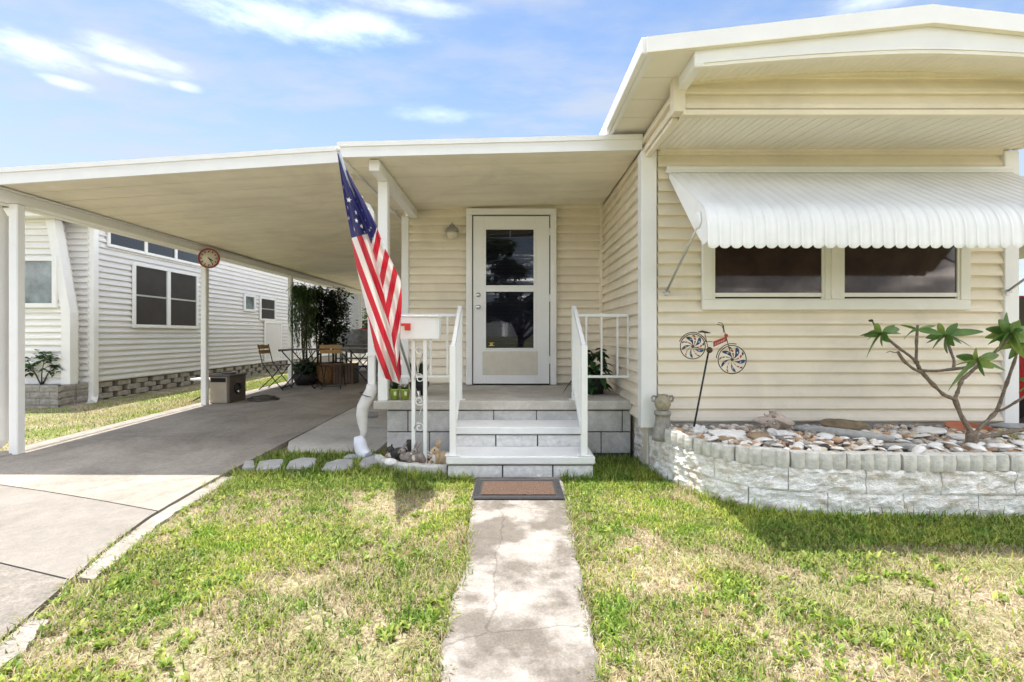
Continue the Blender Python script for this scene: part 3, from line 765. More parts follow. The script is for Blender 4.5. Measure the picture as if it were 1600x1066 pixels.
# ------------------------------------------------------------------ awning
aw = empty('window_awning', (2.75, FD, 1.3), "white ribbed metal awning with scalloped hem over the front window", 'awning')
ax0, ax1 = 1.31, 4.16
prof = [(FD - .045, 2.505)]
for i in range(1, 7): prof.append((FD - .045 - .69 * i / 6, 2.505 - .455 * i / 6))
cy_, cz_ = prof[-1]
for i in range(1, 9):
    a = R(33 + 55 * i / 8); cy_ -= .030 * math.cos(a); cz_ -= .030 * math.sin(a); prof.append((cy_, cz_))
for i in range(3): cz_ -= .034; cy_ -= .001; prof.append((cy_, cz_))
prof[-1] = (prof[-1][0], prof[-1][1])
P_ = .0785
def awning_pan(x0, wd):
    b = MB().use('awning_white'); us = [0, .06, .12, .30, .36, .62, .68, .86, .93, 1.0]
    hs = [.006, .007, .0, .0, .0022, .0022, .0, .0, .001, .005]
    n = len(us); vs = []; K = len(prof)
    for k in range(K):
        a = prof[max(0, k - 1)]; c = prof[min(K - 1, k + 1)]; ty, tz = c[0] - a[0], c[1] - a[1]; L = math.hypot(ty, tz); ny_, nz_ = tz / L, -ty / L  # outward (up/front)
        if nz_ < 0 and ny_ > 0: ny_, nz_ = -ny_, -nz_
        for u, h in zip(us, hs):
            zoff = 0
            if k == K - 1: zoff = .010 - .022 * math.sin(math.pi * u) ** .8
            vs.append((x0 + u * wd, prof[k][0] + ny_ * h, prof[k][1] + nz_ * h + zoff))
    top = len(vs)
    vs += [(v[0], v[1] + .001, v[2] - .0012) for v in vs]
    fs = [(k * n + i, (k + 1) * n + i, (k + 1) * n + i + 1, k * n + i + 1) for k in range(K - 1) for i in range(n - 1)]
    fs += [tuple(q + top for q in f[::-1]) for f in fs]
    fs += [((K - 1) * n + i, top + (K - 1) * n + i, top + (K - 1) * n + i + 1, (K - 1) * n + i + 1) for i in range(n - 1)]
    b.add([Vector(v) - aw.location for v in vs], fs, True); return b.mesh('awning_pan')
PM = awning_pan(0, P_); nP = int((ax1 - ax0) / P_)
for i in range(nP): inst('awning_pan', PM, aw, (ax0 + i * P_, 0, 0))
axr = ax0 + nP * P_
for xx, sg in ((ax0, -1), (axr, 1)):       # side wings
    b = MB().use('awning_white'); up = [Vector((xx + sg * .001, y, z + .003)) for y, z in prof[:-1]]
    lowp = [Vector((xx + sg * .004, prof[0][0] - .01, prof[0][1] - .05)), Vector((xx + sg * .004, FD - .62, 1.90)), Vector((xx + sg * .004, prof[-2][0] + .06, prof[-2][1] - .01))]
    poly = up + lowp[::-1]
    vs = [p - aw.location for p in poly] + [p - aw.location + Vector((-sg * .004, 0, 0)) for p in poly]; n = len(poly)
    b.add(vs, [tuple(range(n)), tuple(range(n, 2 * n))[::-1]] + [(i, n + i, n + (i + 1) % n, (i + 1) % n) for i in range(n)]); b.build('side_wing', aw)
    b = MB().use('awning_white'); mt = Matrix.Translation(Vector((xx + sg * .004, prof[9][0] + .10, prof[9][1] - .035)) - aw.location) @ Matrix.Rotation(R(90) * sg, 4, 'Y')
    b.lathe([(.058, 0), (.058, .008), (.045, .014), (.01, .016)], n=18, mtx=mt); b.build('end_plate', aw)
    b = MB().use('aluminium'); p0 = Vector((xx - sg * .0, FD - .04, 1.507)); p1 = Vector((xx - sg * .0, prof[9][0] + .10, prof[9][1] - .065))
    if sg < 0: p0.x -= .02
    b.tube([p - aw.location for p in (p0, p0.lerp(p1, .5) + Vector((0, 0, .006)), p1)], .0095, 8); b.build('support_arm', aw)
    b = MB().use('aluminium'); q = p0 - aw.location; b.bbox(q.x - .016, q.y - .012, q.z - .03, q.x + .016, q.y + .006, q.z + .02, .003); b.tube([q + Vector((-.03, -.012, 0)), q + Vector((.03, -.012, 0))], .007, 6); b.build('wall_bracket', aw)
b = MB().use('trim_white'); b.bbox(ax0 - 2.75 - .02, -.07, 2.512 - 1.3, axr - 2.75 + .02, -.02, 2.548 - 1.3, .004); b.bbox(ax0 - 2.75 - .03, -.076, 2.495 - 1.3, axr - 2.75 + .03, -.055, 2.511 - 1.3, .003); b.build('hinge_rail', aw)

# ------------------------------------------------------------------ porch slab, steps, railings
PF, PZ = 4.47, .535
porch = empty('porch', (0, 4.6, 0), "low grey concrete porch slab on blocks in front of the door", 'porch')
def child(par):
    def f(b, name): o = b.build(name, par); o.location = -par.location; return o
    return f
pc = child(porch)
b = MB().use('concrete_porch'); b.bbox(-1.285, PF, PZ - .083, HX - .01, BW - .02, PZ, .01); pc(b, 'slab')
b = MB().use('concrete_block'); b.box(-1.16, PF + .06, -.1, HX - .02, BW - .05, PZ - .09); pc(b, 'core')
b = MB().use('concrete_block'); b.bbox(0, 0, 0, .392, .05, .192, .005); BLK = b.mesh('block')
for row, (z, off) in enumerate(((.045, 0), (.247, .2))):
    x = -1.165 - (off if row else 0)
    if row == 1: x = -1.165
    first = True
    while x < HX - .03:
        w_ = .392 if not (row == 1 and first) else .19
        w_ = min(w_, HX - .02 - x); inst('block', BLK, porch, (x, PF + .035 - 4.6, z - .0), (0, 0, 0), (w_ / .392, 1, 1)); x += w_ + .008; first = False
b = MB().use('mortar_dark'); b.box(-1.155, PF + .042, -.05, HX - .03, PF + .06, PZ - .09); pc(b, 'mortar')

steps = empty('front_steps', (.06, 4.1, 0), "two pale concrete steps on split-face blocks up to the porch", 'steps')
stc = child(steps)
T1, T2 = 3.83, 4.15
b = MB().use('tread_white'); b.bbox(-.525, T1, .118, .66, T2 + .04, .184, .010); stc(b, 'tread')
b = MB().use('tread_white'); b.bbox(-.51, T2, .292, .64, PF + .03, .356, .010); stc(b, 'tread')
def split_block(w, h, d, seed, m='block_painted', amp=.006):
    b = MB().use(m); nx_, nz_ = 7, 4; vs = []
    for j in range(nz_ + 1):
        for i in range(nx_ + 1):
            e = 0 if i in (0, nx_) or j in (0, nz_) else 1
            vs.append((w * i / nx_, -(e * (amp * .8 + amp * mnoise.noise(Vector((i * 1.3, j * 1.7, seed))))), h * j / nz_))
    n = nx_ + 1; fs = [(j * n + i, j * n + i + 1, (j + 1) * n + i + 1, (j + 1) * n + i) for j in range(nz_) for i in range(nx_)]
    o = len(vs); vs += [(0, d, 0), (w, d, 0), (w, d, h), (0, d, h)]
    fs += [(0, o, o + 1) + tuple(range(nx_, 0, -1)), tuple(nz_ * n + i for i in range(n)) + (o + 2, o + 3), tuple(j * n for j in range(nz_, -1, -1))[::1] + (o, o + 3), tuple(j * n + nx_ for j in range(nz_ + 1)) + (o + 2, o + 1)]
    b.add(vs, fs); return b.mesh('block')
for (yy, z0, z1, xa, xb, joints) in ((T1 + .015, -.02, .105, -.515, .65, (-.075, .325)), (T2 + .015, .186, .280, -.50, .63, (-.14, .22)), (PF - .001, .357, .442, -.5, .62, (-.375, -.12, .135, .5))):
    cuts = [xa] + list(joints) + [xb]
    for i, (p, q) in enumerate(zip(cuts, cuts[1:])):
        if yy > PF - .01: continue
        inst('block', split_block(q - p - .012, z1 - z0, .12, U(0, 99)), steps, Vector((p + .006, yy, z0)) - steps.location)
b = MB().use('mortar_dark'); b.box(-.505, T1 + .03, -.03, .64, T2, .117); b.box(-.49, T2 + .03, .185, .62, PF + .02, .291); stc(b, 'mortar')

def railing(par_name, label, x, rx_, sgn, xs_bal, xend):
    r = empty(par_name, (x, 4.5, PZ), label, 'railing', 'white metal porch railings')
    c = child(r); A = 4.56; B_ = 3.885
    def bx(nm, x0, y0, z0, x1, y1, z1, bv=.003): b = MB().use('paint_white'); b.bbox(x0, y0, z0, x1, y1, z1, bv); c(b, nm)
    h = .021
    bx('post', x - h, A - h, PZ + .006, x + h, A + h, 1.42); bx('foot_plate', x - .05, A - .05, PZ, x + .05, A + .05, PZ + .007)
    bx('post', rx_ - h - .004, B_ - h, .19, rx_ + h + .004, B_ + h, 1.065); bx('foot_plate', rx_ - .06, B_ - .055, .184, rx_ + .06, B_ + .05, .191)
    b = MB().use('paint_white'); b.tube([(x, A - h, 1.405), (rx_, B_ + h, 1.05)], .0155, 4, square=True); c(b, 'handrail')
    b = MB().use('paint_white'); b.tube([(x, A - h, PZ + .10), (rx_, B_ + h, .29)], .011, 4, square=True); c(b, 'bottom_rail')
    for i in range(1, 5):
        t = i / 5; y = A + (B_ - A) * t; xx = x + (rx_ - x) * t
        b = MB().use('paint_white'); b.tube([(xx, y, PZ + .10 - (PZ + .10 - .29) * t), (xx, y, 1.405 - .355 * t)], .0075, 4, square=True); c(b, 'baluster')
    lo, hi = sorted((x + sgn * h, xend))
    bx('top_rail', lo, A - .014, 1.318, hi, A + .014, 1.346); bx('bottom_rail', lo, A - .012, .742, hi, A + .012, .766)
    for q in xs_bal: bx('baluster', q - .008, A - .0078, .766, q + .008, A + .0078, 1.318, .001)
    return r
railing('porch_railing', "white metal railing left of the steps, behind the mailbox", -.49, -.475, -1, (-.61, -.765, -.92, -1.06), -1.13)
railing('porch_railing', "white metal railing right of the steps, beside the house side wall", .585, .58, 1, (.70, .845, .995, 1.095), 1.105)

# door mat
mt = empty('door_mat', (.05, 3.5, .03), "brown coir door mat with black rubber border at the foot of the steps", 'door mat')
c = child(mt)
b = MB().use('mat_coir'); n1, n2 = 40, 24; vs = []
for j in range(n2 + 1):
    for i in range(n1 + 1):
        x = -.215 + .515 * i / n1; y = 3.335 + .30 * j / n2
        vs.append((x, y, .047 + .003 * mnoise.noise(Vector((x * 60, y * 60, 0)))))
n = n1 + 1; b.add(vs, [(j * n + i, j * n + i + 1, (j + 1) * n + i + 1, (j + 1) * n + i) for j in range(n2) for i in range(n1)]); c(b, 'coir_pad')
b = MB().use('mat_rubber'); b.bbox(-.275, 3.27, .030, .36, 3.70, .042, .003); c(b, 'rubber_base')
for i in range(3):
    e = i * .013
    b = MB().use('mat_rubber')
    for (x0, y0, x1, y1) in ((-.272 + e, 3.273 + e, .357 - e, 3.285 + e), (-.272 + e, 3.685 - e, .357 - e, 3.697 - e), (-.272 + e, 3.286 + e, -.260 + e, 3.684 - e), (.345 - e, 3.286 + e, .357 - e, 3.684 - e)):
        b.bbox(x0, y0, .042, x1, y1, .047, .002)
    c(b, 'border_ridge')

# ------------------------------------------------------------------ porch roof and carport
pr = empty('porch_roof', (0, 4.5, 2.6), "flat white-edged porch roof with beige ceiling above the door", 'roof')
c = child(pr)
PRD = 4.10
def fz(x, zl, zr, xl=-1.46, xr=1.125): return zl + (zr - zl) * (x - xl) / (xr - xl)
def sloped(m, name, c_, xa, xb, y0, y1, za0, za1, zb0, zb1):
    b = MB().use(m)
    vs = [(xa, y0, za0), (xb, y0, zb0), (xb, y1, zb0), (xa, y1, za0), (xa, y0, za1), (xb, y0, zb1), (xb, y1, zb1), (xa, y1, za1)]
    b.add(vs, [(3, 2, 1, 0), (4, 5, 6, 7), (0, 1, 5, 4), (2, 3, 7, 6), (1, 2, 6, 5), (3, 0, 4, 7)]); return c_(b, name)
sloped('trim_white', 'fascia', c, -1.475, HX - .02, PRD, PRD + .02, 2.655, 2.775, 2.72, 2.842)
sloped('trim_white', 'drip_edge', c, -1.48, HX - .018, PRD - .012, PRD - .0005, 2.742, 2.781, 2.808, 2.848)
sloped('trim_white', 'fascia_bead', c, -1.478, HX - .019, PRD - .006, PRD - .0005, 2.652, 2.672, 2.717, 2.738)
sloped('trim_white', 'side_fascia', c, -1.475, -1.45, PRD + .021, 8.0, 2.655, 2.775, 2.656, 2.776)
sloped('roof_metal', 'roof_sheet', c, -1.449, XL + .10, PRD + .021, BW + .02, 2.76, 2.772, 2.81, 2.83)
nP2 = 6; w_ = (BW - PRD - .03) / nP2
for i in range(nP2):
    y0 = PRD + .022 + i * w_
    sloped('ceiling_pan', 'ceiling_panel', c, -1.448, HX - .02, y0, y0 + w_ - .008, 2.675, 2.70, 2.742, 2.77)
b = MB().use('trim_white'); b.bbox(-1.245, 4.2, 2.575, -1.155, BW - .02, 2.672, .004); c(b, 'beam')
b = MB().use('paint_white'); b.bbox(-1.245, 4.48, PZ, -1.155, 4.57, 2.573, .005); c(b, 'post')
# downspout beside the porch post
ds = empty('downspout', (-1.35, 4.5, .6), "white square downspout with offset bend beside the flag", 'downspout')
c2 = child(ds)
b = MB().use('trim_white'); pth = [(-1.56, 4.62, 2.70), (-1.56, 4.62, 2.52), (-1.555, 4.615, 2.45), (-1.52, 4.60, 2.41), (-1.42, 4.58, 2.38), (-1.36, 4.57, 2.35), (-1.325, 4.565, 2.29), (-1.32, 4.56, 2.2), (-1.32, 4.56, .64)]
b.tube(pth, .031, 4, square=True); c2(b, 'pipe')
for z in (1.9, .95): 
    b = MB().use('trim_white'); b.bbox(-1.365, 4.517, z, -1.275, 4.605, z + .03, .002); c2(b, 'strap')
sv = empty('drain_sleeve', (-1.38, 4.45, .02), "crumpled white drain sleeve hanging from the downspout to the slab", 'drain sleeve')
c2 = child(sv)
b = MB().use('sleeve_white'); pts = [(-1.32, 4.56, .68), (-1.325, 4.55, .62), (-1.35, 4.53, .56), (-1.385, 4.50, .48), (-1.395, 4.49, .40), (-1.385, 4.48, .33), (-1.37, 4.47, .25), (-1.38, 4.46, .20)]
b.tube(pts, [.050, .056, .060, .058, .054, .046, .034, .03], 12); c2(b, 'fabric_tube')
b = MB().use('black_iron'); b.tube([(-1.395 + .065 * math.cos(a) + .035, 4.53 + .062 * math.sin(a), .585 - .35 * (.06 * math.cos(a))) for a in [i * math.pi / 8 for i in range(17)]], .004, 6); c2(b, 'tie')
b = MB().use('sleeve_plastic'); pts = [(-1.41, 4.455, .215), (-1.40, 4.45, .16), (-1.385, 4.44, .10), (-1.35, 4.42, .055), (-1.31, 4.40, .04)]
b.tube(pts, [.045, .058, .060, .058, .05], 11); c2(b, 'plastic_wrap')

cp = empty('carport', (-3, 8, 0), "long white open carport with beige panel ceiling over the driveway", 'carport')
c = child(cp)
CF, CB = 4.22, 14.8
def cz(x): return 2.452 + (x + 4.62) * .0655        # ceiling underside
xL, xR = -4.95, -1.49
sloped('trim_white', 'fascia', c, xL, xR, CF, CF + .02, cz(xL) - .0, cz(xL) + .135, cz(xR), cz(xR) + .135)
sloped('trim_white', 'drip_edge', c, xL - .005, xR, CF - .012, CF - .0005, cz(xL) + .10, cz(xL) + .141, cz(xR) + .10, cz(xR) + .141)
sloped('trim_white', 'side_gutter', c, xL - .10, xL - .001, CF, CB, cz(xL) - .0, cz(xL) + .13, cz(xL), cz(xL) + .13)
sloped('roof_metal', 'roof_sheet', c, xL, xR + .16, CF + .021, CB, cz(xL) + .10, cz(xL) + .125, cz(xR + .16) + .10, cz(xR + .16) + .125)
y = CF + .022; i = 0
while y < CB - .05:
    xe = xR if y < BW else -1.33
    step = .2985
    jz = .004 * mnoise.noise(Vector((i * 3.1, 0, 0)))
    dzp = .0 if y < 7.0 else .012
    sloped('ceiling_pan', 'ceiling_panel', c, xL + .01, xe, y, y + step - .012, cz(xL) + .022 + jz + dzp, cz(xL) + .05, cz(xe) + .022 + jz + dzp, cz(xe) + .05); y += step; i += 1
b = MB().use('trim_white'); b.bbox(-4.68, CF + .06, 2.365, -4.565, CB, 2.452, .006); c(b, 'beam')
b = MB().use('trim_white'); b.bbox(-4.70, CF + .06, 2.452, -4.545, CB, 2.47, .004); c(b, 'beam_flange')
for k, d in enumerate((4.51, 7.27, 10.08, 12.87, 14.7)):
    hw = .041; zb = dz(d) if d > 4 else .04
    b = MB().use('paint_white'); b.bbox(-4.62 - hw, d - hw, zb - .06, -4.62 + hw, d + hw, 2.364, .008); c(b, 'post')
    b = MB().use('concrete_porch'); b.bbox(-4.62 - .1, d - .1, zb - .07, -4.62 + .1, d + .1, zb - .004, .01); c(b, 'post_pad')
b = MB().use('trim_white'); b.tube([(-4.82, 4.42, 2.45), (-4.82, 4.46, 2.36), (-4.80, 4.52, 2.25), (-4.80, 4.53, .16), (-4.85, 4.45, .06)], .045, 4, square=True); c(b, 'downspout')
b = MB().use('trim_white'); b.bbox(-1.62, 13.0, .2, -1.50, 13.12, 2.6, .005); c(b, 'post')

# ------------------------------------------------------------------ planter with edging
curve = [(1.135, 4.46), (1.145, 4.30), (1.165, 4.10), (1.20, 3.90), (1.255, 3.70), (1.33, 3.50), (1.425, 3.32), (1.56, 3.185), (1.75, 3.10), (2.0, 3.055), (2.4, 3.03), (3.0, 3.02), (3.8, 3.02), (4.75, 3.03)]
def resample(pts, n):
    L = [0]
    for a, b_ in zip(pts, pts[1:]): L.append(L[-1] + math.hypot(b_[0] - a[0], b_[1] - a[1]))
    out = []
    for i in range(n + 1):
        s = L[-1] * i / n
        k = max(q for q in range(len(L)) if L[q] <= s + 1e-9); k = min(k, len(pts) - 2)
        t = (s - L[k]) / (L[k + 1] - L[k]); out.append((pts[k][0] + (pts[k + 1][0] - pts[k][0]) * t, pts[k][1] + (pts[k + 1][1] - pts[k][1]) * t))
    return out, L[-1]
CUR, CL = resample(curve, 600)
for _ in range(25):
    CUR = [CUR[0]] + [((a[0] + 2 * b_[0] + c_[0]) / 4, (a[1] + 2 * b_[1] + c_[1]) / 4) for a, b_, c_ in zip(CUR, CUR[1:], CUR[2:])] + [CUR[-1]]
def cpt(s):
    f = max(0, min(599.999, s / CL * 600)); i = int(f); t = f - i; a, b_ = CUR[i], CUR[i + 1]
    p = Vector((a[0] + (b_[0] - a[0]) * t, a[1] + (b_[1] - a[1]) * t, 0)); tg = Vector((b_[0] - a[0], b_[1] - a[1], 0)).normalized()
    return p, Vector((tg.y, -tg.x, 0))    # point, outward normal (towards the lawn)
pl = empty('planter', (2.6, 3.5, 0), "curved whitewashed rough block planter in front of the house", 'planter')
c = child(pl)
def curved_block(s0, s1, z0, z1, depth, amp, m, seed, nx_, nz_=5, scal=0, inset=0):
    b = MB().use(m); vs = []
    for j in range(nz_ + 1):
        for i in range(nx_ + 1):
            u = i / nx_; s = s0 + (s1 - s0) * u; p, nrm = cpt(s); e = .35 if j in (0, nz_) else (.85 if i in (0, nx_) else 1)
            off = e * (amp * .5 + amp * 1.3 * mnoise.noise(Vector((s * 9, (z0 + (z1 - z0) * j / nz_) * 16, seed))) + amp * .8 * mnoise.noise(Vector((s * 30, (z0 + (z1 - z0) * j / nz_) * 40, seed)))) - (1 - e) * amp * .12
            if scal: 
                off = .021 * abs(math.sin(math.pi * u * scal)) ** .6 - (.006 if j == nz_ else 0) - (.004 if j == 0 else 0)
            q = p + nrm * (off - inset); vs.append((q.x, q.y, z0 + (z1 - z0) * j / nz_))
    n = nx_ + 1; fs = [(j * n + i, j * n + i + 1, (j + 1) * n + i + 1, (j + 1) * n + i) for j in range(nz_) for i in range(nx_)]
    o = len(vs)
    for j in (0, nz_):
        for i in range(nx_ + 1):
            s = s0 + (s1 - s0) * i / nx_; p, nrm = cpt(s); q = p - nrm * depth; vs.append((q.x, q.y, z0 + (z1 - z0) * j / nz_))
    fs += [(nz_ * n + i, nz_ * n + i + 1, o + n + i + 1, o + n + i) for i in range(nx_)]
    fs += [(o + i, o + i + 1, o + n + i + 1, o + n + i)[::-1] for i in range(nx_)]
    fs += [tuple(j * n for j in range(nz_, -1, -1)) + (o, o + n), tuple(j * n + nx_ for j in range(nz_ + 1)) + (o + n + nx_, o + nx_)]
    b.add(vs, fs, False); return c(b, 'block' if not scal else 'edging_block')
for row, (z0, z1, off) in enumerate(((-.03, .145, 0), (.147, .296, .23))):
    s = -off
    while s < CL:
        a, e = max(0, s), min(CL, s + .455)
        if e - a > .04: curved_block(a + .0003, e - .0003, z0, z1 + U(-.001, .001), .18, .0125, 'planter_white', 3, 30, 10)
        s += .46
s = .62; i = 0
while s < CL - .1:
    wd = .335
    curved_block(s + .004, s + wd - .004 - U(0, .004), .298 + U(-.002, .002), .398 + U(-.006, .006), .085, 0, 'edging_block', i, 24, 3, scal=4, inset=U(-.004, .008)); s += wd; i += 1
# fill
def bed_z(x, y):
    t = max(0, min(1, (y - 3.05) / 1.0)); return .365 + .02 * math.sin(t * 3.1) + .012 * mnoise.noise(Vector((x * 3, y * 3, 1)))
b = MB().use('soil'); vs = []; K = 50; J = 10
for i in range(K + 1):
    p, nrm = cpt(.55 + (CL - .55) * i / K); q = p - nrm * .05
    for j in range(J + 1):
        t = j / J; x = q.x + (max(q.x, 1.24) - q.x) * t; y = q.y + (FD + .0 - q.y) * t; vs.append((x, y, bed_z(x, y)))
n = J + 1; b.add(vs, [(i * n + j, (i + 1) * n + j, (i + 1) * n + j + 1, i * n + j + 1) for i in range(K) for j in range(J)], True)
c(b, 'soil_fill')

def in_bed(x, y, m=.06):
    if x < 1.25 or y > FD - .03: return False
    for k in range(0, 600, 3):
        a = CUR[k]
        if abs(a[0] - x) < .06 or True:
            pass
    return True
CURX = np.array([p[0] for p in CUR]); CURY = np.array([p[1] for p in CUR])
def front_y(x): return float(np.interp(x, CURX, CURY))
# pebbles (uncountable) as one mesh
def pebbles(name, pts, sizes, cols, parent=None, label=None, zf=None):
    base = np.array([tuple(v) for v in ICO[1][0]]); F = np.array(ICO[1][1]); nb = len(base); N = len(pts)
    V = np.zeros((N, nb, 3)); 
    for i in range(N):
        sc = np.array([1, U(.6, 1), U(.4, .75)]) * sizes[i]
        d = base * (1 + RNG.uniform(-.16, .16, (nb, 1))) * sc
        e = Euler((U(-.4, .4), U(-.4, .4), U(0, 6.3))).to_matrix(); V[i] = d @ np.array(e).T + np.array(pts[i])
    Fa = (F[None] + (np.arange(N) * nb)[:, None, None]).reshape(-1)
    me = np_mesh(name, V.reshape(-1, 3), Fa, np.arange(0, len(Fa), 3), ['pebble_mix'], np.repeat(np.array(cols), nb, 0))
    me.polygons.foreach_set("use_smooth", [True] * len(me.polygons))
    o = bpy.data.objects.new(name, me); COL.objects.link(o); return o
PC = [(.74, .70, .64), (.66, .60, .52), (.55, .42, .28), (.42, .27, .15), (.62, .55, .45), (.70, .66, .60), (.32, .22, .14), (.52, .33, .20), (.60, .50, .38), (.46, .43, .38), (.72, .62, .50), (.30, .26, .22)]
pts, sz, cl = [], [], []
while len(pts) < 3200:
    x = U(1.27, 4.7); fy = front_y(x) + .085
    y = U(fy, FD - .03)
    if fy > FD - .06: continue
    s = random.choice((.009, .012, .015, .019, .024, .030)) * U(.8, 1.25)
    pts.append((x, y, bed_z(x, y) + s * .35 + U(0, .012))); sz.append(s); k = random.choice(PC); f = U(.75, 1.2); cl.append([min(.85, q * f) for q in k])
tag(pebbles('pebbles', pts, sz, cl), "mixed tan and brown pebbles filling the curved planter", 'pebbles', kind='stuff')

# pale shells and stones lying on the pebbles
def shell_mesh(seed):
    b = MB().use('shell_white'); vs = [(0, 0, .25)]; n = 14; rings = 4
    for k in range(1, rings + 1):
        for j in range(n):
            th = 2 * math.pi * j / n; r = k / rings * (1 + .12 * mnoise.noise(Vector((math.cos(th) * 2, math.sin(th) * 2, seed)))) * (1 + (.05 if j % 2 else -.02) * (k / rings))
            vs.append((r * math.cos(th), .75 * r * math.sin(th), .42 * (1 - (k / rings) ** 2) * (1 + .3 * mnoise.noise(Vector((math.cos(th), k, seed)))) - .05))
    fs = [(0, 1 + j, 1 + (j + 1) % n) for j in range(n)]
    for k in range(rings - 1):
        a = 1 + k * n; fs += [(a + j, a + n + j, a + n + (j + 1) % n, a + (j + 1) % n) for j in range(n)]
    fs.append(tuple(1 + (rings - 1) * n + j for j in range(n))[::-1])
    b.add(vs, fs, True); return b.mesh('shell')
SHM = [shell_mesh(s) for s in range(6)]
placed = []
GRP = 'white shells on the planter pebbles'
def shell(x, y, s, tilt=.35):
    o = inst('shell', random.choice(SHM), None, (x, y, bed_z(x, y) + .034), (U(-tilt, tilt) + .15, U(-tilt, tilt), U(0, 6.3)), (s, s, s * U(.6, 1.0)))
    tag(o, "small white shell or stone lying on the planter pebbles", 'shell', GRP)
tries = 0
while len(placed) < 75 and tries < 3000:
    tries += 1; x = U(1.42, 3.9); y = front_y(x) + .09 + abs(random.gauss(0, .22))
    if y > FD - .12: continue
    s = U(.03, .072)
    if any((x - a) ** 2 + (y - b_) ** 2 < (s + r) ** 2 * .8 for a, b_, r in placed): continue
    placed.append((x, y, s)); shell(x, y, s)
def stone(name, label, cat, px, py, d, r, m, seed, rz=0, amp=.16, sub=3, freq=1.4, tilt=(0, 0)):
    p = at(px, py, d); b = MB().use(m); b.blob((0, 0, 0), r, sub, amp, freq, seed)
    o = b.build(name, None, (p.x, d, bed_z(p.x, d) + r[2] * .62 + .014), (tilt[0], tilt[1], rz)); return tag(o, label, cat)
stone('rock', "long flat brown rock at the back of the planter below the window", 'rock', 1325, 668, 3.86, (.19, .08, .055), 'rock_brown', 3, R(-8), .12, tilt=(0, R(8)))
stone('rock', "flat white slab rock beside the spinner stake, propped on brown stones", 'rock', 1142, 678, 3.50, (.125, .075, .026), 'shell_white', 5, R(-6), .2, tilt=(R(22), R(5)))
stone('rock', "rounded brown rock right of the propped white slab", 'rock', 1187, 686, 3.46, (.085, .06, .035), 'rock_brown', 9, .1)
stone('rock', "small dark brown rock under the propped white slab", 'rock', 1133, 694, 3.42, (.07, .045, .022), 'rock_brown', 12, 0)
stone('rock', "white lumpy rock between the conch shell and the planter edge", 'rock', 1225, 682, 3.55, (.075, .06, .03), 'shell_white', 15, .3, .3)
stone('rock', "broad white stone in the pebbles left of the small tree", 'rock', 1452, 672, 3.66, (.125, .085, .030), 'shell_white', 21, .1, .14)
stone('rock', "white stone touching the foot of the small tree", 'rock', 1502, 686, 3.45, (.075, .06, .026), 'shell_white', 24, .1, .16)
stone('rock', "small dark rock at the front edging below the long brown rock", 'rock', 1289, 702, 3.20, (.045, .035, .022), 'rock_dark' if 'rock_dark' in MATS else 'rabbit_dark', 27, .4)
stone('rock', "speckled white coral lump beside the spinner stake", 'rock', 1093, 668, 3.62, (.055, .05, .042), 'shell_white', 31, .4, .35, 3, 4.0)
stone('rock', "flat white stone at the edging right of the small tree", 'rock', 1562, 698, 3.22, (.085, .06, .026), 'shell_white', 33, .2, .16)
stone('rock', "mossy grey stone against the edging left of the small tree", 'rock', 1408, 702, 3.21, (.12, .04, .024), 'rock_grey', 36, -.05, .12)
stone('rock', "grey slab rock at the right corner post of the house", 'rock', 1583, 664, 3.88, (.16, .07, .03), 'rock_grey', 39, -.1, .12)
# conch shell
p = at(1208, 660, 3.80)
b = MB().use('conch_shell'); n = 22; K = 20; vs = []
PR_ = [(0, .004), (.12, .022), (.22, .034), (.24, .030), (.34, .052), (.36, .046), (.46, .078), (.52, .084), (.62, .074), (.75, .052), (.88, .030), (1.0, .010)]
for k in range(K + 1):
    t = k / K; rr = float(np.interp(t, [p_[0] for p_ in PR_], [p_[1] for p_ in PR_]))
    for j in range(n):
        th = 2 * math.pi * j / n; kk = 1 + .10 * mnoise.noise(Vector((math.cos(th) * 2, math.sin(th) * 2, t * 9))) + .04 * math.sin(t * 60)
        vs.append((-.15 + .30 * t, rr * math.cos(th) * kk, rr * math.sin(th) * kk))
b.add(vs, [(k * n + j, k * n + (j + 1) % n, (k + 1) * n + (j + 1) % n, (k + 1) * n + j) for k in range(K) for j in range(n)], True)
for k in range(9):      # shoulder spines, growing towards the lip
    th = k * .72; r0 = .076; L = .022 + .003 * k
    q0 = Vector((.0 - .004 * k, r0 * math.cos(th), r0 * math.sin(th))); b.tube([q0, q0 + Vector((-.012, L * math.cos(th), L * math.sin(th)))], [.017, .003], 7)
for k in range(7):
    th = k * .9; q0 = Vector((-.055, .046 * math.cos(th), .046 * math.sin(th))); b.tube([q0, q0 + Vector((-.008, .014 * math.cos(th), .014 * math.sin(th)))], [.010, .002], 6)
lip = [(-.02, -.07, .05), (.03, -.115, .055), (.08, -.125, .03), (.12, -.10, -.01), (.14, -.05, -.03)]; inn = [(-.01, -.05, .02), (.02, -.065, .01), (.06, -.06, -.015), (.10, -.04, -.03), (.13, -.015, -.02)]
b.add(lip + inn, [(i_, i_ + 1, 6 + i_, 5 + i_) for i_ in range(4)], True)
tag(b.build('conch_shell', None, (p.x, 3.80, bed_z(p.x, 3.8) + .082), (R(15), R(4), R(-12))), "large pale spiny conch shell against the siding in the planter", 'conch shell')
b = MB().use('driftwood'); p0, p1 = at(1240, 668, 3.74), at(1398, 692, 3.33)
pts = [p0.lerp(p1, i / 8) for i in range(9)]
for i, q in enumerate(pts): q.z = bed_z(q.x, q.y) + .042 + .004 * math.sin(i)
b.tube(pts, [.018, .028, .032, .034, .035, .036, .034, .032, .024], 9); o = b.build('driftwood_log'); tag(o, "long pale grey driftwood log lying across the planter", 'driftwood')
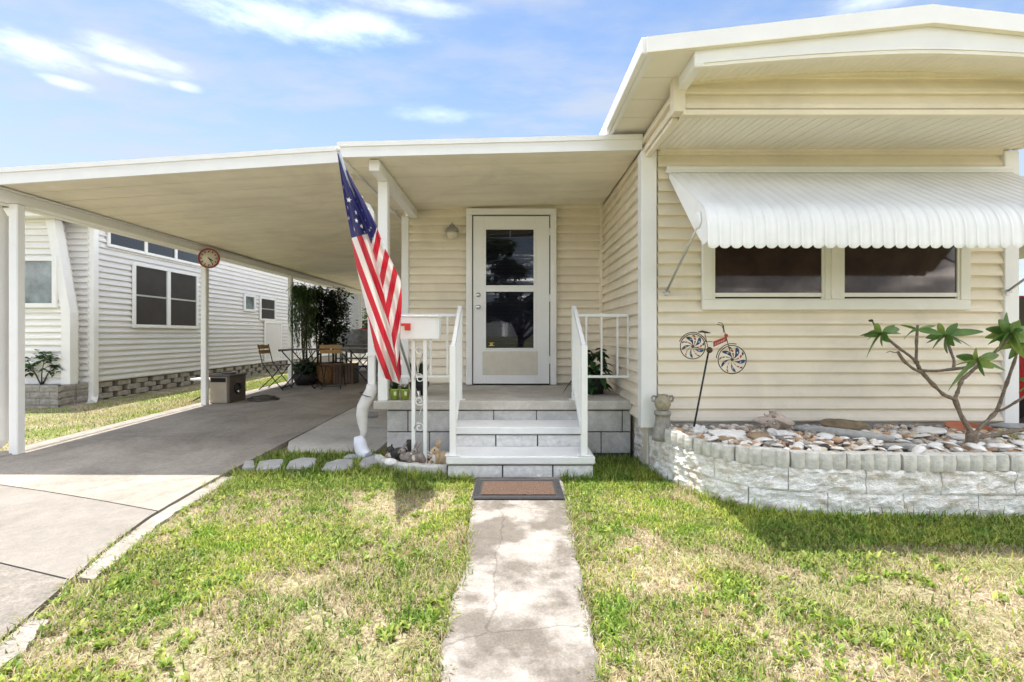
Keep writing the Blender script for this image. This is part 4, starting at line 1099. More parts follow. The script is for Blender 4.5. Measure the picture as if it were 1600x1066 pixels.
# terracotta dish behind the tree
p = at(1516, 672, 3.78)
b = MB().use('terracotta'); b.lathe([(.15, 0), (.165, .03), (.17, .042), (.155, .042), (.145, .018), (.02, .014)], n=28)
tag(b.build('saucer', None, (p.x + .03, 3.80, bed_z(p.x, 3.8) + .0), (R(10), 0, 0)), "terracotta saucer lying behind the small tree", 'saucer')

# stone urn on a pedestal at the house corner
ur = empty('stone_urn', (1.225, 3.93, .30), "small weathered stone jug with two handles on a pedestal at the house corner", 'urn')
b = MB().use('urn_stone'); b.lathe([(.085, -.005), (.083, .03), (.070, .09), (.060, .15), (.058, .19), (.064, .195)], n=18); b.build('pedestal', ur)
b = MB().use('urn_stone'); b.lathe([(.050, .195), (.066, .20), (.070, .215), (.064, .23), (.04, .235)], n=20); b.build('rim_ring', ur)
b = MB().use('urn_face'); b.lathe([(.036, .235), (.052, .25), (.064, .28), (.066, .31), (.056, .335), (.044, .345), (.046, .36), (.040, .362), (.034, .345)], n=20)
b.blob((0, -.064, .29), (.009, .012, .014), 1); b.blob((-.024, -.058, .308), (.010, .008, .006), 1); b.blob((.024, -.058, .308), (.010, .008, .006), 1); b.blob((0, -.062, .268), (.018, .008, .005), 1); b.build('jug', ur)
for sx in (-1, 1):
    b = MB().use('urn_stone'); b.tube([(sx * .052, 0, .345), (sx * .076, 0, .352), (sx * .088, 0, .335), (sx * .082, 0, .312), (sx * .062, 0, .305)], .009, 8); b.build('handle', ur)

# ------------------------------------------------------------------ bicycle wind spinner
SPD = 3.70
sp_ = empty('bicycle_spinner', at(1082, 672, SPD), "metal bicycle garden spinner on a black stake in the planter", 'garden ornament')
c = child(sp_)
def sv2(px, py, dy=0): v = at(px, py, SPD); v.y += dy; return v
base = at(1081, 676, SPD); base.z = .36
b = MB().use('black_iron'); b.tube([base, sv2(1107, 550)], .0075, 8); c(b, 'stake')
b = MB().use('spinner_bronze'); mtx = Matrix.Translation(sv2(1107, 547, -.012)) @ Matrix.Rotation(R(90), 4, 'X'); b.lathe([(.022, 0), (.024, .006), (.022, .014), (.004, .016)], n=16, mtx=mtx); c(b, 'hub')
def wheel(px, py, rpx, seed):
    cc = sv2(px, py); r = rpx / FPX * SPD
    w = MB().use('spinner_bronze'); w.tube([cc + Vector((r * math.cos(a), 0, r * math.sin(a))) for a in [2 * math.pi * i / 36 for i in range(37)]], .0038, 6)
    wo_ = c(w, 'wheel')
    m = MB().use('spinner_bronze'); m.lathe([(.010, -.008), (.012, 0), (.010, .008)], n=10, mtx=Matrix.Translation(cc) @ Matrix.Rotation(R(90), 4, 'X')); m.build('wheel_hub', wo_)
    for k in range(10):
        a0 = 2 * math.pi * k / 10 + seed
        def pp(t, da): a = a0 + .75 * t + da; return cc + Vector((math.cos(a) * r * t, -.004 + .008 * math.sin(da * 6), math.sin(a) * r * t))
        blue = k % 2 == 0
        bl = MB().use('spinner_blue' if blue else 'spinner_red')
        if blue:
            ts = [.12, .3, .5, .68, .84, .93]; wd = [.10, .16, .26, .28, .18, .02]
        else:
            ts = [.12, .3, .48]; wd = [.08, .10, .12]
        vs = [];
        for t, w_ in zip(ts, wd): vs += [pp(t, -w_ * .7), pp(t, w_ * .7)]
        bl.add(vs + [v + Vector((0, .002, 0)) for v in vs], [(2 * i, 2 * i + 2, 2 * i + 3, 2 * i + 1) for i in range(len(ts) - 1)] + [tuple(len(vs) + q for q in (2 * i, 2 * i + 1, 2 * i + 3, 2 * i + 2)) for i in range(len(ts) - 1)])
        if not blue:
            for (ta, tb) in ((.55, .72), (.78, .92)):
                q = [pp(ta, -.10), pp(tb, -.06), pp(tb, .10), pp(ta, .06)]
                bl.use('spinner_red' if ta < .7 else 'spinner_bronze'); bl.add(q + [v + Vector((0, .002, 0)) for v in q], [(0, 1, 2, 3), (7, 6, 5, 4)])
        else:
            bl.use('spinner_white'); q = [pp(.60, -.09) + Vector((0, -.003, 0)), pp(.68, 0) + Vector((0, -.003, 0)), pp(.60, .09) + Vector((0, -.003, 0)), pp(.52, 0) + Vector((0, -.003, 0))]; bl.add(q, [(0, 1, 2, 3)])
        bl.build('blade', wo_)
    return cc, r
wheel(1082.5, 541.5, 19.5, .2); wheel(1144, 562, 22, .5)
b = MB().use('spinner_bronze')
for pth in ([(1107, 547), (1101, 520)], [(1101, 534), (1113, 534)], [(1107, 547), (1082, 542)], [(1136, 533), (1129, 506), (1130, 515)], [(1135, 528), (1144, 562)]):
    b.tube([sv2(*q) for q in pth], .003, 6)
b.tube([sv2(1130, 520), sv2(1131, 510), sv2(1128, 505), sv2(1122, 504)], .0025, 6); b.tube([sv2(1130, 518, -.02), sv2(1125, 509, -.03), sv2(1117, 507, -.04)], .0025, 6)
c(b, 'frame_tubes')
b = MB().use('spinner_bronze'); b.tube([sv2(1091, 519), sv2(1097, 518), sv2(1104, 519.5), sv2(1110, 520.5)], [.004, .009, .008, .003], 8); c(b, 'saddle')
q = [sv2(1114.5, 534, -.008), sv2(1133, 526.5, -.008), sv2(1134.5, 533, -.008), sv2(1115, 542, -.008)]
b = MB().use('spinner_red'); b.add(q + [v + Vector((0, .014, 0)) for v in q], [(0, 1, 2, 3), (7, 6, 5, 4), (0, 4, 5, 1), (1, 5, 6, 2), (2, 6, 7, 3), (3, 7, 4, 0)]); to = c(b, 'name_plate')
b = MB().use('spinner_white')
zz = [(1116.5, 539.5), (1117.5, 535.5), (1119.5, 538.2), (1120.5, 534.5), (1122, 536.8), (1124, 533.5), (1125.5, 535), (1127, 532.3), (1128.5, 533.5), (1131, 530.5)]
b.tube([sv2(px, py, -.010) for px, py in zz], .0022, 5); b.build('script_lettering', to)
b = MB().use('spinner_red'); b.lathe([(.012, 0), (.015, .006), (.009, .016)], n=12, mtx=Matrix.Translation(sv2(1134.5, 524.5, .005)) @ Matrix.Rotation(R(90), 4, 'X')); c(b, 'headlamp')
for (cx0, cy0, rr, a0, a1) in ((1082.5, 541.5, 22, 20, 160), (1144, 562, 25, 75, 175)):
    b = MB().use('spinner_bronze'); b.tube([sv2(cx0 + rr * math.cos(R(a)), cy0 - rr * math.sin(R(a))) for a in range(a0, a1 + 1, 10)], .0035, 6); c(b, 'mudguard')

# ------------------------------------------------------------------ plumeria tree
PD = 3.32
tr = empty('plumeria_tree', at(1519, 699, PD), "small bare-branched plumeria tree with long leaves in the planter", 'tree')
c = child(tr)
def tp(px, py, dy=0): v = at(px, py, PD + dy); return v
def branch(pts, r0, r1, name='branch'):
    P3 = [tp(*p) for p in pts]
    Q = [P3[0]]
    for a, b_ in zip(P3, P3[1:]): Q += [a.lerp(b_, .25), a.lerp(b_, .5), a.lerp(b_, .75), b_]
    for _ in range(1): Q = [Q[0]] + [(a + b_ * 2 + c_) / 4 for a, b_, c_ in zip(Q, Q[1:], Q[2:])] + [Q[-1]]
    n = len(Q); b = MB().use('bark_plumeria')
    b.tube(Q, [(r0 + (r1 - r0) * i / (n - 1)) * .78 * (1 + .42 * mnoise.noise(Vector((i * 2.3, r0 * 90, 0)))) for i in range(n)], 10); c(b, name)
tb = tp(1518, 704); tb.z = .34
b = MB().use('bark_plumeria'); b.tube([tb, tp(1518, 697), tp(1519, 688), tp(1519, 680), tp(1519, 673)], [.044, .040, .037, .036, .026], 12); c(b, 'trunk')
branch([(1519, 682), (1514, 670), (1501, 649), (1491, 621)], .024, .019)
branch([(1492, 624), (1474, 617, -.03), (1454, 597, -.05), (1438, 579, -.06), (1432, 566, -.07)], .018, .015)
branch([(1440, 582, -.06), (1426, 576, -.1), (1411, 563, -.14), (1403, 550, -.17)], .014, .011)
branch([(1403, 550, -.17), (1398, 551, -.18), (1391, 549, -.19), (1385, 551, -.2)], .005, .003)
branch([(1432, 567, -.07), (1424, 558, -.05), (1403, 543, -.02), (1383, 526, .02)], .013, .010)
branch([(1431, 568, -.07), (1432, 550, -.10), (1432, 532, -.12), (1434, 508, -.14)], .013, .009)
branch([(1438, 579, -.06), (1463, 580, -.10), (1489, 577, -.14), (1513, 574, -.16), (1526, 566, -.18)], .013, .011)
branch([(1490, 577, -.06), (1491, 563, -.02), (1485, 548, .02), (1478, 526, .06)], .012, .009)
branch([(1491, 624), (1496, 614, .0), (1502, 594, .02), (1512, 586, .03), (1525, 574, .02), (1547, 557, 0), (1566, 541, -.02), (1578, 524, -.03)], .017, .012)
branch([(1522, 680), (1532, 667, .03), (1556, 645, .06), (1561, 634, .08), (1573, 599, .10), (1588, 556, .10), (1592, 538, .10)], .017, .011)
branch([(1556, 643, .06), (1570, 639, .02), (1586, 629, -.02), (1604, 618, -.06), (1622, 600, -.08)], .011, .009)
branch([(1520, 684), (1534, 683, -.02), (1560, 679, -.03), (1577, 675, -.04), (1605, 670, -.05), (1640, 655, -.05)], .020, .012)
def leaf(base, dirv, L, W, droop, m, roll=0.0, parent_c=None, name='leaf'):
    dirv = Vector(dirv).normalized(); side = dirv.cross(Vector((0, 0, 1)))
    if side.length < .05: side = Vector((1, 0, 0))
    side.normalize(); side = Matrix.Rotation(roll, 3, dirv) @ side; nrm = side.cross(dirv).normalized()
    b = MB().use(m); K = 7; vs = []; fs = []
    for k in range(K + 1):
        t = k / K; w = W * .5 * (math.sin(math.pi * min(1, (t * .93 + .035)) ** .85) ** .8) * (.35 if k == 0 else 1)
        p = Vector(base) + dirv * (L * t) - Vector((0, 0, 1)) * (droop * L * t * t) - nrm * 0
        vs += [p - side * w + nrm * w * .35, p, p + side * w + nrm * w * .35]
    for k in range(K):
        a = 3 * k; fs += [(a, a + 3, a + 4, a + 1), (a + 1, a + 4, a + 5, a + 2)]
    b.add(vs, fs, True); return (parent_c or c)(b, name)
def pleaf(px, py, dy, tx, ty, tdy, W, droop=.05, m='plumeria_leaf', roll=0.):
    a = tp(px, py, dy); e = tp(tx, ty, tdy); v = e - a; L = v.length; d = v / L; d.z += droop; leaf(a, d, L, W * 1.02, droop + U(.0, .12), m, roll * .6 + .70)
H1 = (1378, 521, .02); H2 = (1434, 516, -.14); H3 = (1478, 524, .06); H4 = (1528, 564, -.16); H5 = (1578, 524, -.03)
for (tx, ty, tdy, w, rl) in ((1344, 524, .05, .028, .3), (1355, 551, -.1, .045, .9), (1379, 537, -.12, .045, 1.2), (1399, 507, .04, .035, .5), (1408, 521, .08, .028, .3), (1354, 529, -.05, .025, .3), (1392, 521, -.02, .022, .2)): pleaf(*H1, tx, ty, tdy, w, .08, 'plumeria_leaf', rl)
b = MB().use('plumeria_light'); b.tube([tp(*H1), tp(1368, 511, .0), tp(1363, 502, -.02)], .006, 6); b.use('rabbit_dark'); b.blob(tp(1361, 501, -.02), (.016, .012, .009), 1); c(b, 'flower_stalk')
for (tx, ty, tdy, w, rl) in ((1406, 506, -.1, .02, .2), (1413, 523, -.28, .04, .4), (1472, 520, -.25, .045, .5), (1463, 508, -.1, .025, .3), (1426, 512, .0, .02, .3)): pleaf(*H2, tx, ty, tdy, w, .06, 'plumeria_leaf', rl)
for (tx, ty, tdy, w, rl) in ((1448, 536, 0, .03, .6), (1457, 546, -.08, .05, .9), (1481, 551, -.12, .06, 1.2), (1497, 503, .05, .045, .6), (1537, 518, .0, .06, .4), (1502, 536, .06, .035, .6), (1519, 540, .1, .025, .3)): pleaf(*H3, tx, ty, tdy, w, .06, 'plumeria_leaf', rl)
for (tx, ty, tdy, w, rl, m) in ((1482, 604, -.35, .06, .9, 'plumeria_leaf'), (1490, 571, -.30, .03, .2, 'plumeria_light'), (1570, 578, -.2, .035, .3, 'plumeria_leaf'), (1538, 586, -.25, .03, .8, 'plumeria_leaf'), (1557, 558, -.2, .025, .4, 'plumeria_light'), (1523, 548, -.2, .03, .5, 'plumeria_light'), (1493, 599, -.30, .04, .9, 'plumeria_light'), (1535, 556, -.2, .03, .7, 'plumeria_light')): pleaf(*H4, tx, ty, tdy, w, .05, m, rl)
for (tx, ty, tdy, w, rl, m) in ((1573, 481, -.06, .085, 1.45, 'plumeria_leaf'), (1560, 495, .02, .06, 1.3, 'plumeria_leaf'), (1544, 534, -.1, .045, .8, 'plumeria_leaf'), (1556, 548, -.12, .04, .8, 'plumeria_light'), (1600, 515, -.1, .05, .5, 'plumeria_leaf'), (1610, 535, -.1, .05, .5, 'plumeria_light'), (1594, 498, .0, .03, .6, 'plumeria_light'), (1600, 552, -.2, .07, 1.1, 'plumeria_light'), (1552, 520, .05, .03, .4, 'plumeria_light'), (1626, 525, .0, .05, .5, 'plumeria_leaf'), (1586, 510, -.1, .03, .7, 'plumeria_light'), (1566, 532, -.12, .04, 1.0, 'plumeria_leaf')): pleaf(1580, 522, -.03, tx, ty, tdy, w, .05, m, rl)
for a in range(8):
    an = a * .8 + .3; pleaf(1592, 538, .10, 1592 + 38 * math.cos(an), 538 - 22 * math.sin(an), .10 + .15 * math.sin(an * 2), .05, .08, 'plumeria_leaf' if a % 2 else 'plumeria_light', .6)
for a in range(7):
    an = a * .9; pleaf(1622, 600, -.08, 1622 + 34 * math.cos(an), 600 - 24 * math.sin(an), -.08 + .12 * math.sin(an), .05, .06, 'plumeria_leaf', .6)
for (hx, hy, hd, n_, r_) in ((1378, 521, .02, 4, 30), (1478, 524, .06, 4, 34), (1528, 564, -.16, 5, 36), (1578, 522, -.03, 8, 42)):
    for a in range(n_):
        an = a * 6.28 / n_ + .4; pleaf(hx, hy, hd, hx + r_ * math.cos(an), hy - r_ * .55 * math.sin(an) - 4, hd + .10 * math.sin(an * 2 + 1), .055, .08, 'plumeria_light' if a % 3 == 1 else 'plumeria_leaf', .9)
# grassy tuft by the tree
b = MB().use('plumeria_light')
for i in range(26):
    a = U(0, 6.28); q = Vector((3.52 + U(-.05, .05), 3.42 + U(-.05, .05), .375)); e = q + Vector((math.cos(a) * U(.04, .11), math.sin(a) * U(.04, .11), U(.03, .11))); s_ = Vector((-math.sin(a), math.cos(a), 0)) * .004
    m_ = q.lerp(e, .55) + Vector((0, 0, .02)); b.add([q - s_, q + s_, m_ + s_, m_ - s_, e], [(0, 1, 2, 3), (3, 2, 4)])
tag(b.build('tuft_plant'), "yellow-green grassy tuft right of the small tree", 'plant')

# ------------------------------------------------------------------ flag on a leaning pole
fl = empty('flag', (-.89, 4.48, PZ), "US flag hanging limp from a leaning grey pole by the porch post", 'flag')
c = child(fl)
tip = at(528, 233, 3.30); foot = Vector((-.875, 4.50, PZ + .02))
pole_at = lambda t: tip.lerp(foot, t)
b = MB().use('aluminium'); b.tube([tip, foot], .0115, 10); c(b, 'pole')
b = MB().use('paint_white'); b.blob(tip, .017, 2, 0); c(b, 'pole_finial')
b = MB().use('aluminium'); b.lathe([(.05, 0), (.05, .012), (.025, .03), (.022, .09)], (foot.x, foot.y, PZ), 14); c(b, 'pole_base')
Lp = [(527, 240), (533, 280), (540, 325), (549, 372), (557, 418), (567, 460), (577, 505), (584, 540), (592, 572), (598, 590)]
Rp = [(529, 238), (552, 285), (571, 318), (587, 350), (600, 385), (613, 410), (626, 438), (628, 470), (625, 540), (627, 604)]
Fp = [(528, 239), (543, 284), (557, 325), (577, 372), (590, 418), (600, 460), (609, 505), (614, 540), (620, 575), (624, 600)]
def poly_at(pts, t):
    f = t * (len(pts) - 1); i = min(int(f), len(pts) - 2); u = f - i; return (pts[i][0] + (pts[i + 1][0] - pts[i][0]) * u, pts[i][1] + (pts[i + 1][1] - pts[i][1]) * u)
def fdepth(py): return 3.26 + (py - 238) / 365 * .66
def flag_point(side, s, t):
    """side 0 = fly panel left of the fold, 1 = hoist panel behind it; s runs from outer edge to the fold"""
    A_ = poly_at(Lp if side == 0 else Rp, t); F_ = poly_at(Fp, t)
    px = A_[0] + (F_[0] - A_[0]) * s; py = A_[1] + (F_[1] - A_[1]) * s
    amp = min(1, t * 4) * .040
    w = math.sin(s * 7.0 + t * 4.0 + side * 2) * amp + math.sin(s * 13 - t * 7) * amp * .35 + .006 * math.sin(t * 23 + s * 5)
    d = fdepth(py) + w - (.05 * s * min(1, t * 3) if side == 0 else -.05 + .07 * s * min(1, t * 3) - .03)
    return px, py, at(px, py, d)
def flag_tex(side, px, py):
    if side == 0:
        a = (.346, .938); bb = (.938, -.346); ox, oy = 549, 372
        st = ((px - ox) * bb[0] + (py - oy) * bb[1]) / 17.2
        cn = -((px - ox) * .26 + (py - oy) * .965) 
        return st, cn
    a = (-.24, .97); st = ((px - 628) * .955 + (py - 440) * .19) / 17.5 + .5
    cn = -((px - 590) * .9 + (py - 352) * .3) - 0
    return st, (cn if py < 380 else -1)
NSG, NTG = 26, 110
for side in (0, 1):
    vs, st, cn = [], [], []
    for j in range(NTG + 1):
        for i in range(NSG + 1):
            px, py, p = flag_point(side, i / NSG, j / NTG); vs.append(p - fl.location); q = flag_tex(side, px, py); st.append(q[0]); cn.append(q[1])
    n = NSG + 1; b = MB().use('flag_cloth'); b.add(vs, [(j * n + i, j * n + i + 1, (j + 1) * n + i + 1, (j + 1) * n + i) for j in range(NTG) for i in range(NSG)], True)
    o = b.build('flag_cloth', fl)
    for nm, arr in (("stripe", st), ("canton", cn)):
        at_ = o.data.attributes.new(nm, 'FLOAT', 'POINT'); at_.data.foreach_set("value", arr)
def star(side, s, t, r, ang):
    px, py, p = flag_point(side, s, t); _, _, ps = flag_point(side, min(1, s + .03), t); _, _, pt = flag_point(side, s, t + .01)
    ex = (ps - p).normalized()
    if side: ex = -ex
    n = ex.cross((pt - p).normalized()); n = n if n.y < 0 else -n; n.normalize(); ey = n.cross(ex).normalized(); ey = ey if ey.z > 0 else -ey
    b = MB().use('star_white'); vs = [p + n * .006]
    for k in range(10):
        rr = r if k % 2 == 0 else r * .42; a = math.pi / 2 + ang + k * math.pi / 5; vs.append(p + n * .006 + (ex * math.cos(a) + ey * math.sin(a)) * rr)
    b.add(vs, [(0, 1 + k, 1 + (k + 1) % 10) for k in range(10)]); o = c(b, 'star')
def star_px(px, py, r=.020):
    best = None
    for side in (0, 1):
        for i in range(0, 41):
            for j in range(0, 60):
                s, t = i / 40, j / 100; a, b_, _ = flag_point(side, s, t); e = (a - px) ** 2 + (b_ - py) ** 2
                if best is None or e < best[0]: best = (e, side, s, t)
    star(best[1], best[2], best[3], r, -.15)
for q in ((535, 293), (545.5, 312), (544.5, 326), (543.5, 340), (556, 346), (555, 359.5), (564.5, 355), (555, 333)): star_px(*q)
for q in ((541, 272), (547, 286), (554, 300), (560, 316), (567, 329), (572, 344), (577, 359), (582, 373), (566, 308), (575, 327), (581, 356), (571, 362)): star_px(*q, .013)

# ------------------------------------------------------------------ mailbox
MD = 4.13
mb_ = empty('mailbox', (-.76, MD, 0), "white metal mailbox on two scrollwork posts beside the steps", 'mailbox')
c = child(mb_)
q = at(617, 529, MD - .06); q2 = at(685, 530, MD - .03)
b = MB().use('paint_white'); Lm = q2.x - q.x; zb = 1.115; zt = zb + .205
mt_ = Matrix.Translation((q.x, MD - .06, zb)) @ Matrix.Rotation(R(3), 4, 'Z')
prof = [(0, 0), (.15, 0), (.15, .165), (.135, .195), (.11, .205), (.04, .205), (.015, .195), (0, .165)]
vs = [mt_ @ Vector((x, y, z)) for x in (0.0, Lm) for (y, z) in prof]; n = len(prof)
vs = [v + Vector((.045 * (v.z - zb) / .2, 0, 0)) if i < n else v for i, v in enumerate(vs)]
b.add(vs, [tuple(range(n)), tuple(range(n, 2 * n))[::-1]] + [(i, n + i, n + (i + 1) % n, (i + 1) % n) for i in range(n)]); c(b, 'box')
b = MB().use('paint_white'); b.bbox(q.x + .03, MD - .065, zb + .186, q2.x + .008, MD + .1, zb + .192, .002, None); c(b, 'lid_seam')
b = MB().use('paint_white'); b.bbox(q2.x - .006, MD - .045, zb + .004, q2.x + .008, MD + .095, zb + .17, .003); c(b, 'front_door')
b = MB().use('mailbox_red'); b.bbox(q.x + .02, MD - .075, zb + .108, q.x + .135, MD - .068, zb + .13, .002); b.bbox(q.x + .085, MD - .0755, zb + .070, q.x + .135, MD - .068, zb + .108, .002); c(b, 'signal_flag')
b = MB().use('paint_white'); b.bbox(-.86, MD - .02, zb - .012, -.70, MD + .09, zb, .002); c(b, 'support_plate')
for (x, y) in ((-.845, MD + .02), (-.74, MD - .01)):
    b = MB().use('paint_white'); b.bbox(x - .0155, y - .0155, .02, x + .0155, y + .0155, zb - .012, .002); c(b, 'post')
def scroll(zc, hh, flip):
    b = MB().use('paint_white'); cx = -.792; r = .046; pts = []
    zt_, zb_ = zc + hh / 2 - r, zc - hh / 2 + r
    for i in range(14): a = R(-120 + i * 38); rr = r * (.25 + .75 * i / 13); pts.append((cx + flip * rr * math.cos(a), zt_ + rr * math.sin(a)))
    low = []
    for i in range(14): a = R(60 + i * 38); rr = r * (.25 + .75 * i / 13); low.append((cx + flip * rr * math.cos(a), zb_ + rr * math.sin(a)))
    pts = pts + low[::-1]
    b.tube([(x, MD + .005, z) for x, z in pts], .0052, 6); c(b, 'scroll')
scroll(.90, .34, 1); scroll(.47, .32, 1)

# ------------------------------------------------------------------ pebble bed with animal figures
bd = empty('flower_bed_edging', (-.8, 4.0, 0), "low curved speckled concrete edging left of the steps", 'edging')
c = child(bd)
b = MB().use('edging_block'); P0 = [(-1.22, 4.30), (-1.12, 4.14), (-.98, 4.03), (-.84, 3.975), (-.69, 3.95), (-.535, 3.945)]
PR, PLn = resample(P0, 30); vs = []
for i, (x, y) in enumerate(PR):
    a = PR[max(0, i - 1)]; e = PR[min(30, i + 1)]; tx, ty = e[0] - a[0], e[1] - a[1]; L = math.hypot(tx, ty); nx_, ny_ = ty / L, -tx / L; wv = .004 * mnoise.noise(Vector((i * .8, 0, 0)))
    for (o_, z) in ((.0, -.03), (.0, .066), (.008, .078), (.052, .078), (.06, .068), (.06, -.03)): vs.append((x - nx_ * o_ + nx_ * wv, y - ny_ * o_ + ny_ * wv, z + wv))
b.add(vs, [(6 * i + j, 6 * i + 6 + j, 6 * i + 7 + j, 6 * i + 1 + j) for i in range(30) for j in range(5)] + [(0, 1, 2, 3, 4, 5), tuple(180 + q for q in (5, 4, 3, 2, 1, 0))]); c(b, 'curved_kerb')
b = MB().use('soil'); b.add([(x, y + .05, .045) for x, y in P0] + [(-.53, 4.5, .05), (-1.16, 4.5, .05)], [tuple(range(8))]); c(b, 'soil_fill')
pts, sz, cl = [], [], []
while len(pts) < 420:
    x = U(-1.14, -.55); y = U(4.0, 4.48)
    yl = np.interp(x, [p[0] for p in P0], [p[1] for p in P0]) + .075
    if y < yl: continue
    s = U(.009, .022); pts.append((x, y, .052 + s * .3)); sz.append(s); k = random.choice(PC); f = U(.7, 1.1); cl.append([min(.8, q * f) for q in k])
tag(pebbles('pebbles', pts, sz, cl), "brown and cream pebbles around the animal figures left of the steps", 'pebbles', kind='stuff')
b = MB().use('shell_white'); b.blob((0, 0, 0), (.055, .045, .033), 3, .06, 1.2, 2); pq = at(610, 717, 4.06)
tag(b.build('stone', None, (pq.x, 4.06, .078)), "smooth white oval stone in front of the dark animal figure", 'stone')
def rabbit(loc, rz, s, mb, mc, label, cat='rabbit figure', ears=True, tail=True, name='rabbit_figure'):
    r = empty(name, loc, label, cat, None, rz)
    b = MB().use(mb)   # faces -x
    b.blob((.02, 0, .062), (.062, .046, .055), 3, .04, 1.0, 3); b.blob((.045, .026, .04), (.042, .026, .042), 2, .03); b.blob((.045, -.026, .04), (.042, .026, .042), 2, .03)
    b.blob((-.028, 0, .075), (.036, .036, .05), 3, .03, 1, 4); b.blob((-.042, 0, .132), (.036, .031, .033), 3, .03, 1, 5); b.blob((-.072, 0, .124), (.017, .018, .016), 2, .02)
    b.build('body', r)
    if ears:
        for sy in (-1, 1):
            e = MB().use(mb); e.tube([(-.03, sy * .014, .155), (-.022, sy * .022, .182), (-.008, sy * .028, .205), (.002, sy * .03, .218)], [.008, .013, .010, .003], 8); e.build('ear', r)
    e = MB().use(mc); e.blob((-.050, 0, .070), (.022, .026, .036), 2, .02); e.blob((-.079, 0, .117), (.012, .015, .011), 2, 0); e.build('chest', r)
    for sy in (-1, 1):
        e = MB().use('black_iron'); e.blob((-.060, sy * .0255, .141), (.006, .005, .007), 1, 0); e.build('eye', r)
        e = MB().use(mc); e.tube([(-.015, sy * .022, .012), (-.05, sy * .022, .010), (-.072, sy * .022, .009)], [.012, .013, .008], 8); e.build('paw', r)
    if tail: e = MB().use(mc); e.blob((.084, 0, .045), (.018, .018, .018), 2, .1, 3); e.build('tail', r)
    r.scale = (s, s, s); return r
rabbit((-.60, 4.05, .052), R(28), 1.0, 'rabbit_tan', 'rabbit_cream', "tan rabbit figure with white paws beside the steps")
rabbit((-.795, 4.10, .055), R(42), .83, 'rabbit_grey', 'rabbit_cream', "grey rabbit figure directly left of the mailbox post")
rabbit((-.90, 4.12, .055), R(15), .80, 'rabbit_grey', 'rabbit_grey', "brownish grey chipmunk figure left of the grey rabbit", 'animal figure', True, True, 'chipmunk_figure')
# dark squirrel with a raised curled tail
r = empty('squirrel_figure', (-1.0, 4.22, .05), "dark squirrel figure with raised curled tail at the bed's back", 'animal figure', None, R(10))
b = MB().use('rabbit_dark'); b.blob((.02, 0, .06), (.08, .045, .055), 3, .05); b.blob((-.06, 0, .10), (.034, .028, .028), 3, .03); b.blob((-.088, 0, .093), (.014, .014, .012), 2, 0)
for sy in (-1, 1): b.blob((-.05, sy * .018, .13), (.008, .006, .014), 1, 0); b.tube([(-.02, sy * .02, .04), (-.05, sy * .02, .012), (-.07, sy * .02, .008)], [.015, .012, .008], 7)
b.build('body', r)
b = MB().use('rabbit_dark'); b.tube([(.08, 0, .05), (.115, 0, .08), (.115, 0, .125), (.095, 0, .155), (.075, 0, .165)], [.02, .032, .038, .034, .018], 10); b.build('tail', r)

# green pots on the porch edge
for i, (px, lab) in enumerate(((616, "lime green flower pot with dark plant on the porch edge, left of the pair"), (632.5, "lime green flower pot on the porch edge, right of the pair, nearest the mailbox"))):
    p = at(px, 626, 4.55); ro = empty('flower_pot', (p.x, 4.56, PZ), lab, 'flower pot', 'lime green pots on the porch edge')
    b = MB().use('pot_green'); b.lathe([(.034, 0), (.046, .09), (.049, .092), (.049, .105), (.043, .105), (.04, .085), (.01, .08)], n=18); b.build('pot', ro)
    b = MB().use('pot_label'); b.bbox(.004, -.047, .045, .026, -.040, .082, .003); b.build('label_patch', ro)
    b = MB().use('ficus_leaf' if i == 0 else 'green_leaf')
    for k in range(26 if i == 0 else 14):
        a = U(0, 6.28); q = Vector((0, 0, .085)); e = q + Vector((math.cos(a) * U(.02, .07), math.sin(a) * U(.02, .06), U(.03, .13 if i == 0 else .06))); sd = Vector((-math.sin(a), math.cos(a), 0)) * U(.008, .016); m_ = q.lerp(e, .6)
        b.add([q, m_ - sd, e, m_ + sd], [(0, 1, 2, 3)])
    b.build('foliage', ro)
# dark pot behind the railing on the porch
p = at(655, 590, 4.95); ro = empty('dark_planter', (p.x, 4.95, PZ), "dark round planter on the porch behind the mailbox posts", 'planter pot')
b = MB().use('pot_dark'); b.lathe([(.07, 0), (.10, .10), (.105, .13), (.09, .13), (.08, .11), (.01, .10)], n=18); b.build('pot', ro)
b = MB().use('ficus_leaf')
for k in range(60):
    a = U(0, 6.28); q = Vector((math.cos(a) * .04, math.sin(a) * .04, .11)); e = q + Vector((math.cos(a) * U(.02, .09), math.sin(a) * U(.02, .09), U(.05, .26))); sd = Vector((-math.sin(a), math.cos(a), 0)) * U(.01, .018); m_ = q.lerp(e, .6); b.add([q, m_ - sd, e, m_ + sd], [(0, 1, 2, 3)])
b.build('foliage', ro)
# leafy plant in the porch corner
ro = empty('corner_plant', (.86, 5.05, PZ), "bushy dark green leafy plant in the porch corner behind the right railing", 'plant')
c = child(ro)
b = MB().use('pot_dark'); b.lathe([(.09, 0), (.12, .12), (.125, .15), (.11, .15), (.02, .13)], (.86, 5.05, PZ), 18); c(b, 'pot')
for k in range(130):
    a = U(0, 6.28); h = U(.02, .40); rr = U(.02, .17) * (1.15 - h * .8)
    q = Vector((.86 + math.cos(a) * rr * .6, 5.05 + math.sin(a) * rr * .6, PZ + .05 + h)); dv = Vector((math.cos(a), math.sin(a), U(-.3, .5)))
    leaf(q, dv, U(.08, .15), U(.045, .075), U(.2, .7), 'green_leaf', U(-.5, .5), c)
for (a, l_) in ((3.3, .36), (3.6, .30), (5.0, .28)):
    q = Vector((.86, 5.05, PZ + .22)); leaf(q, Vector((math.cos(a), math.sin(a), .3)), l_, .07, .9, 'green_leaf', 0, c)

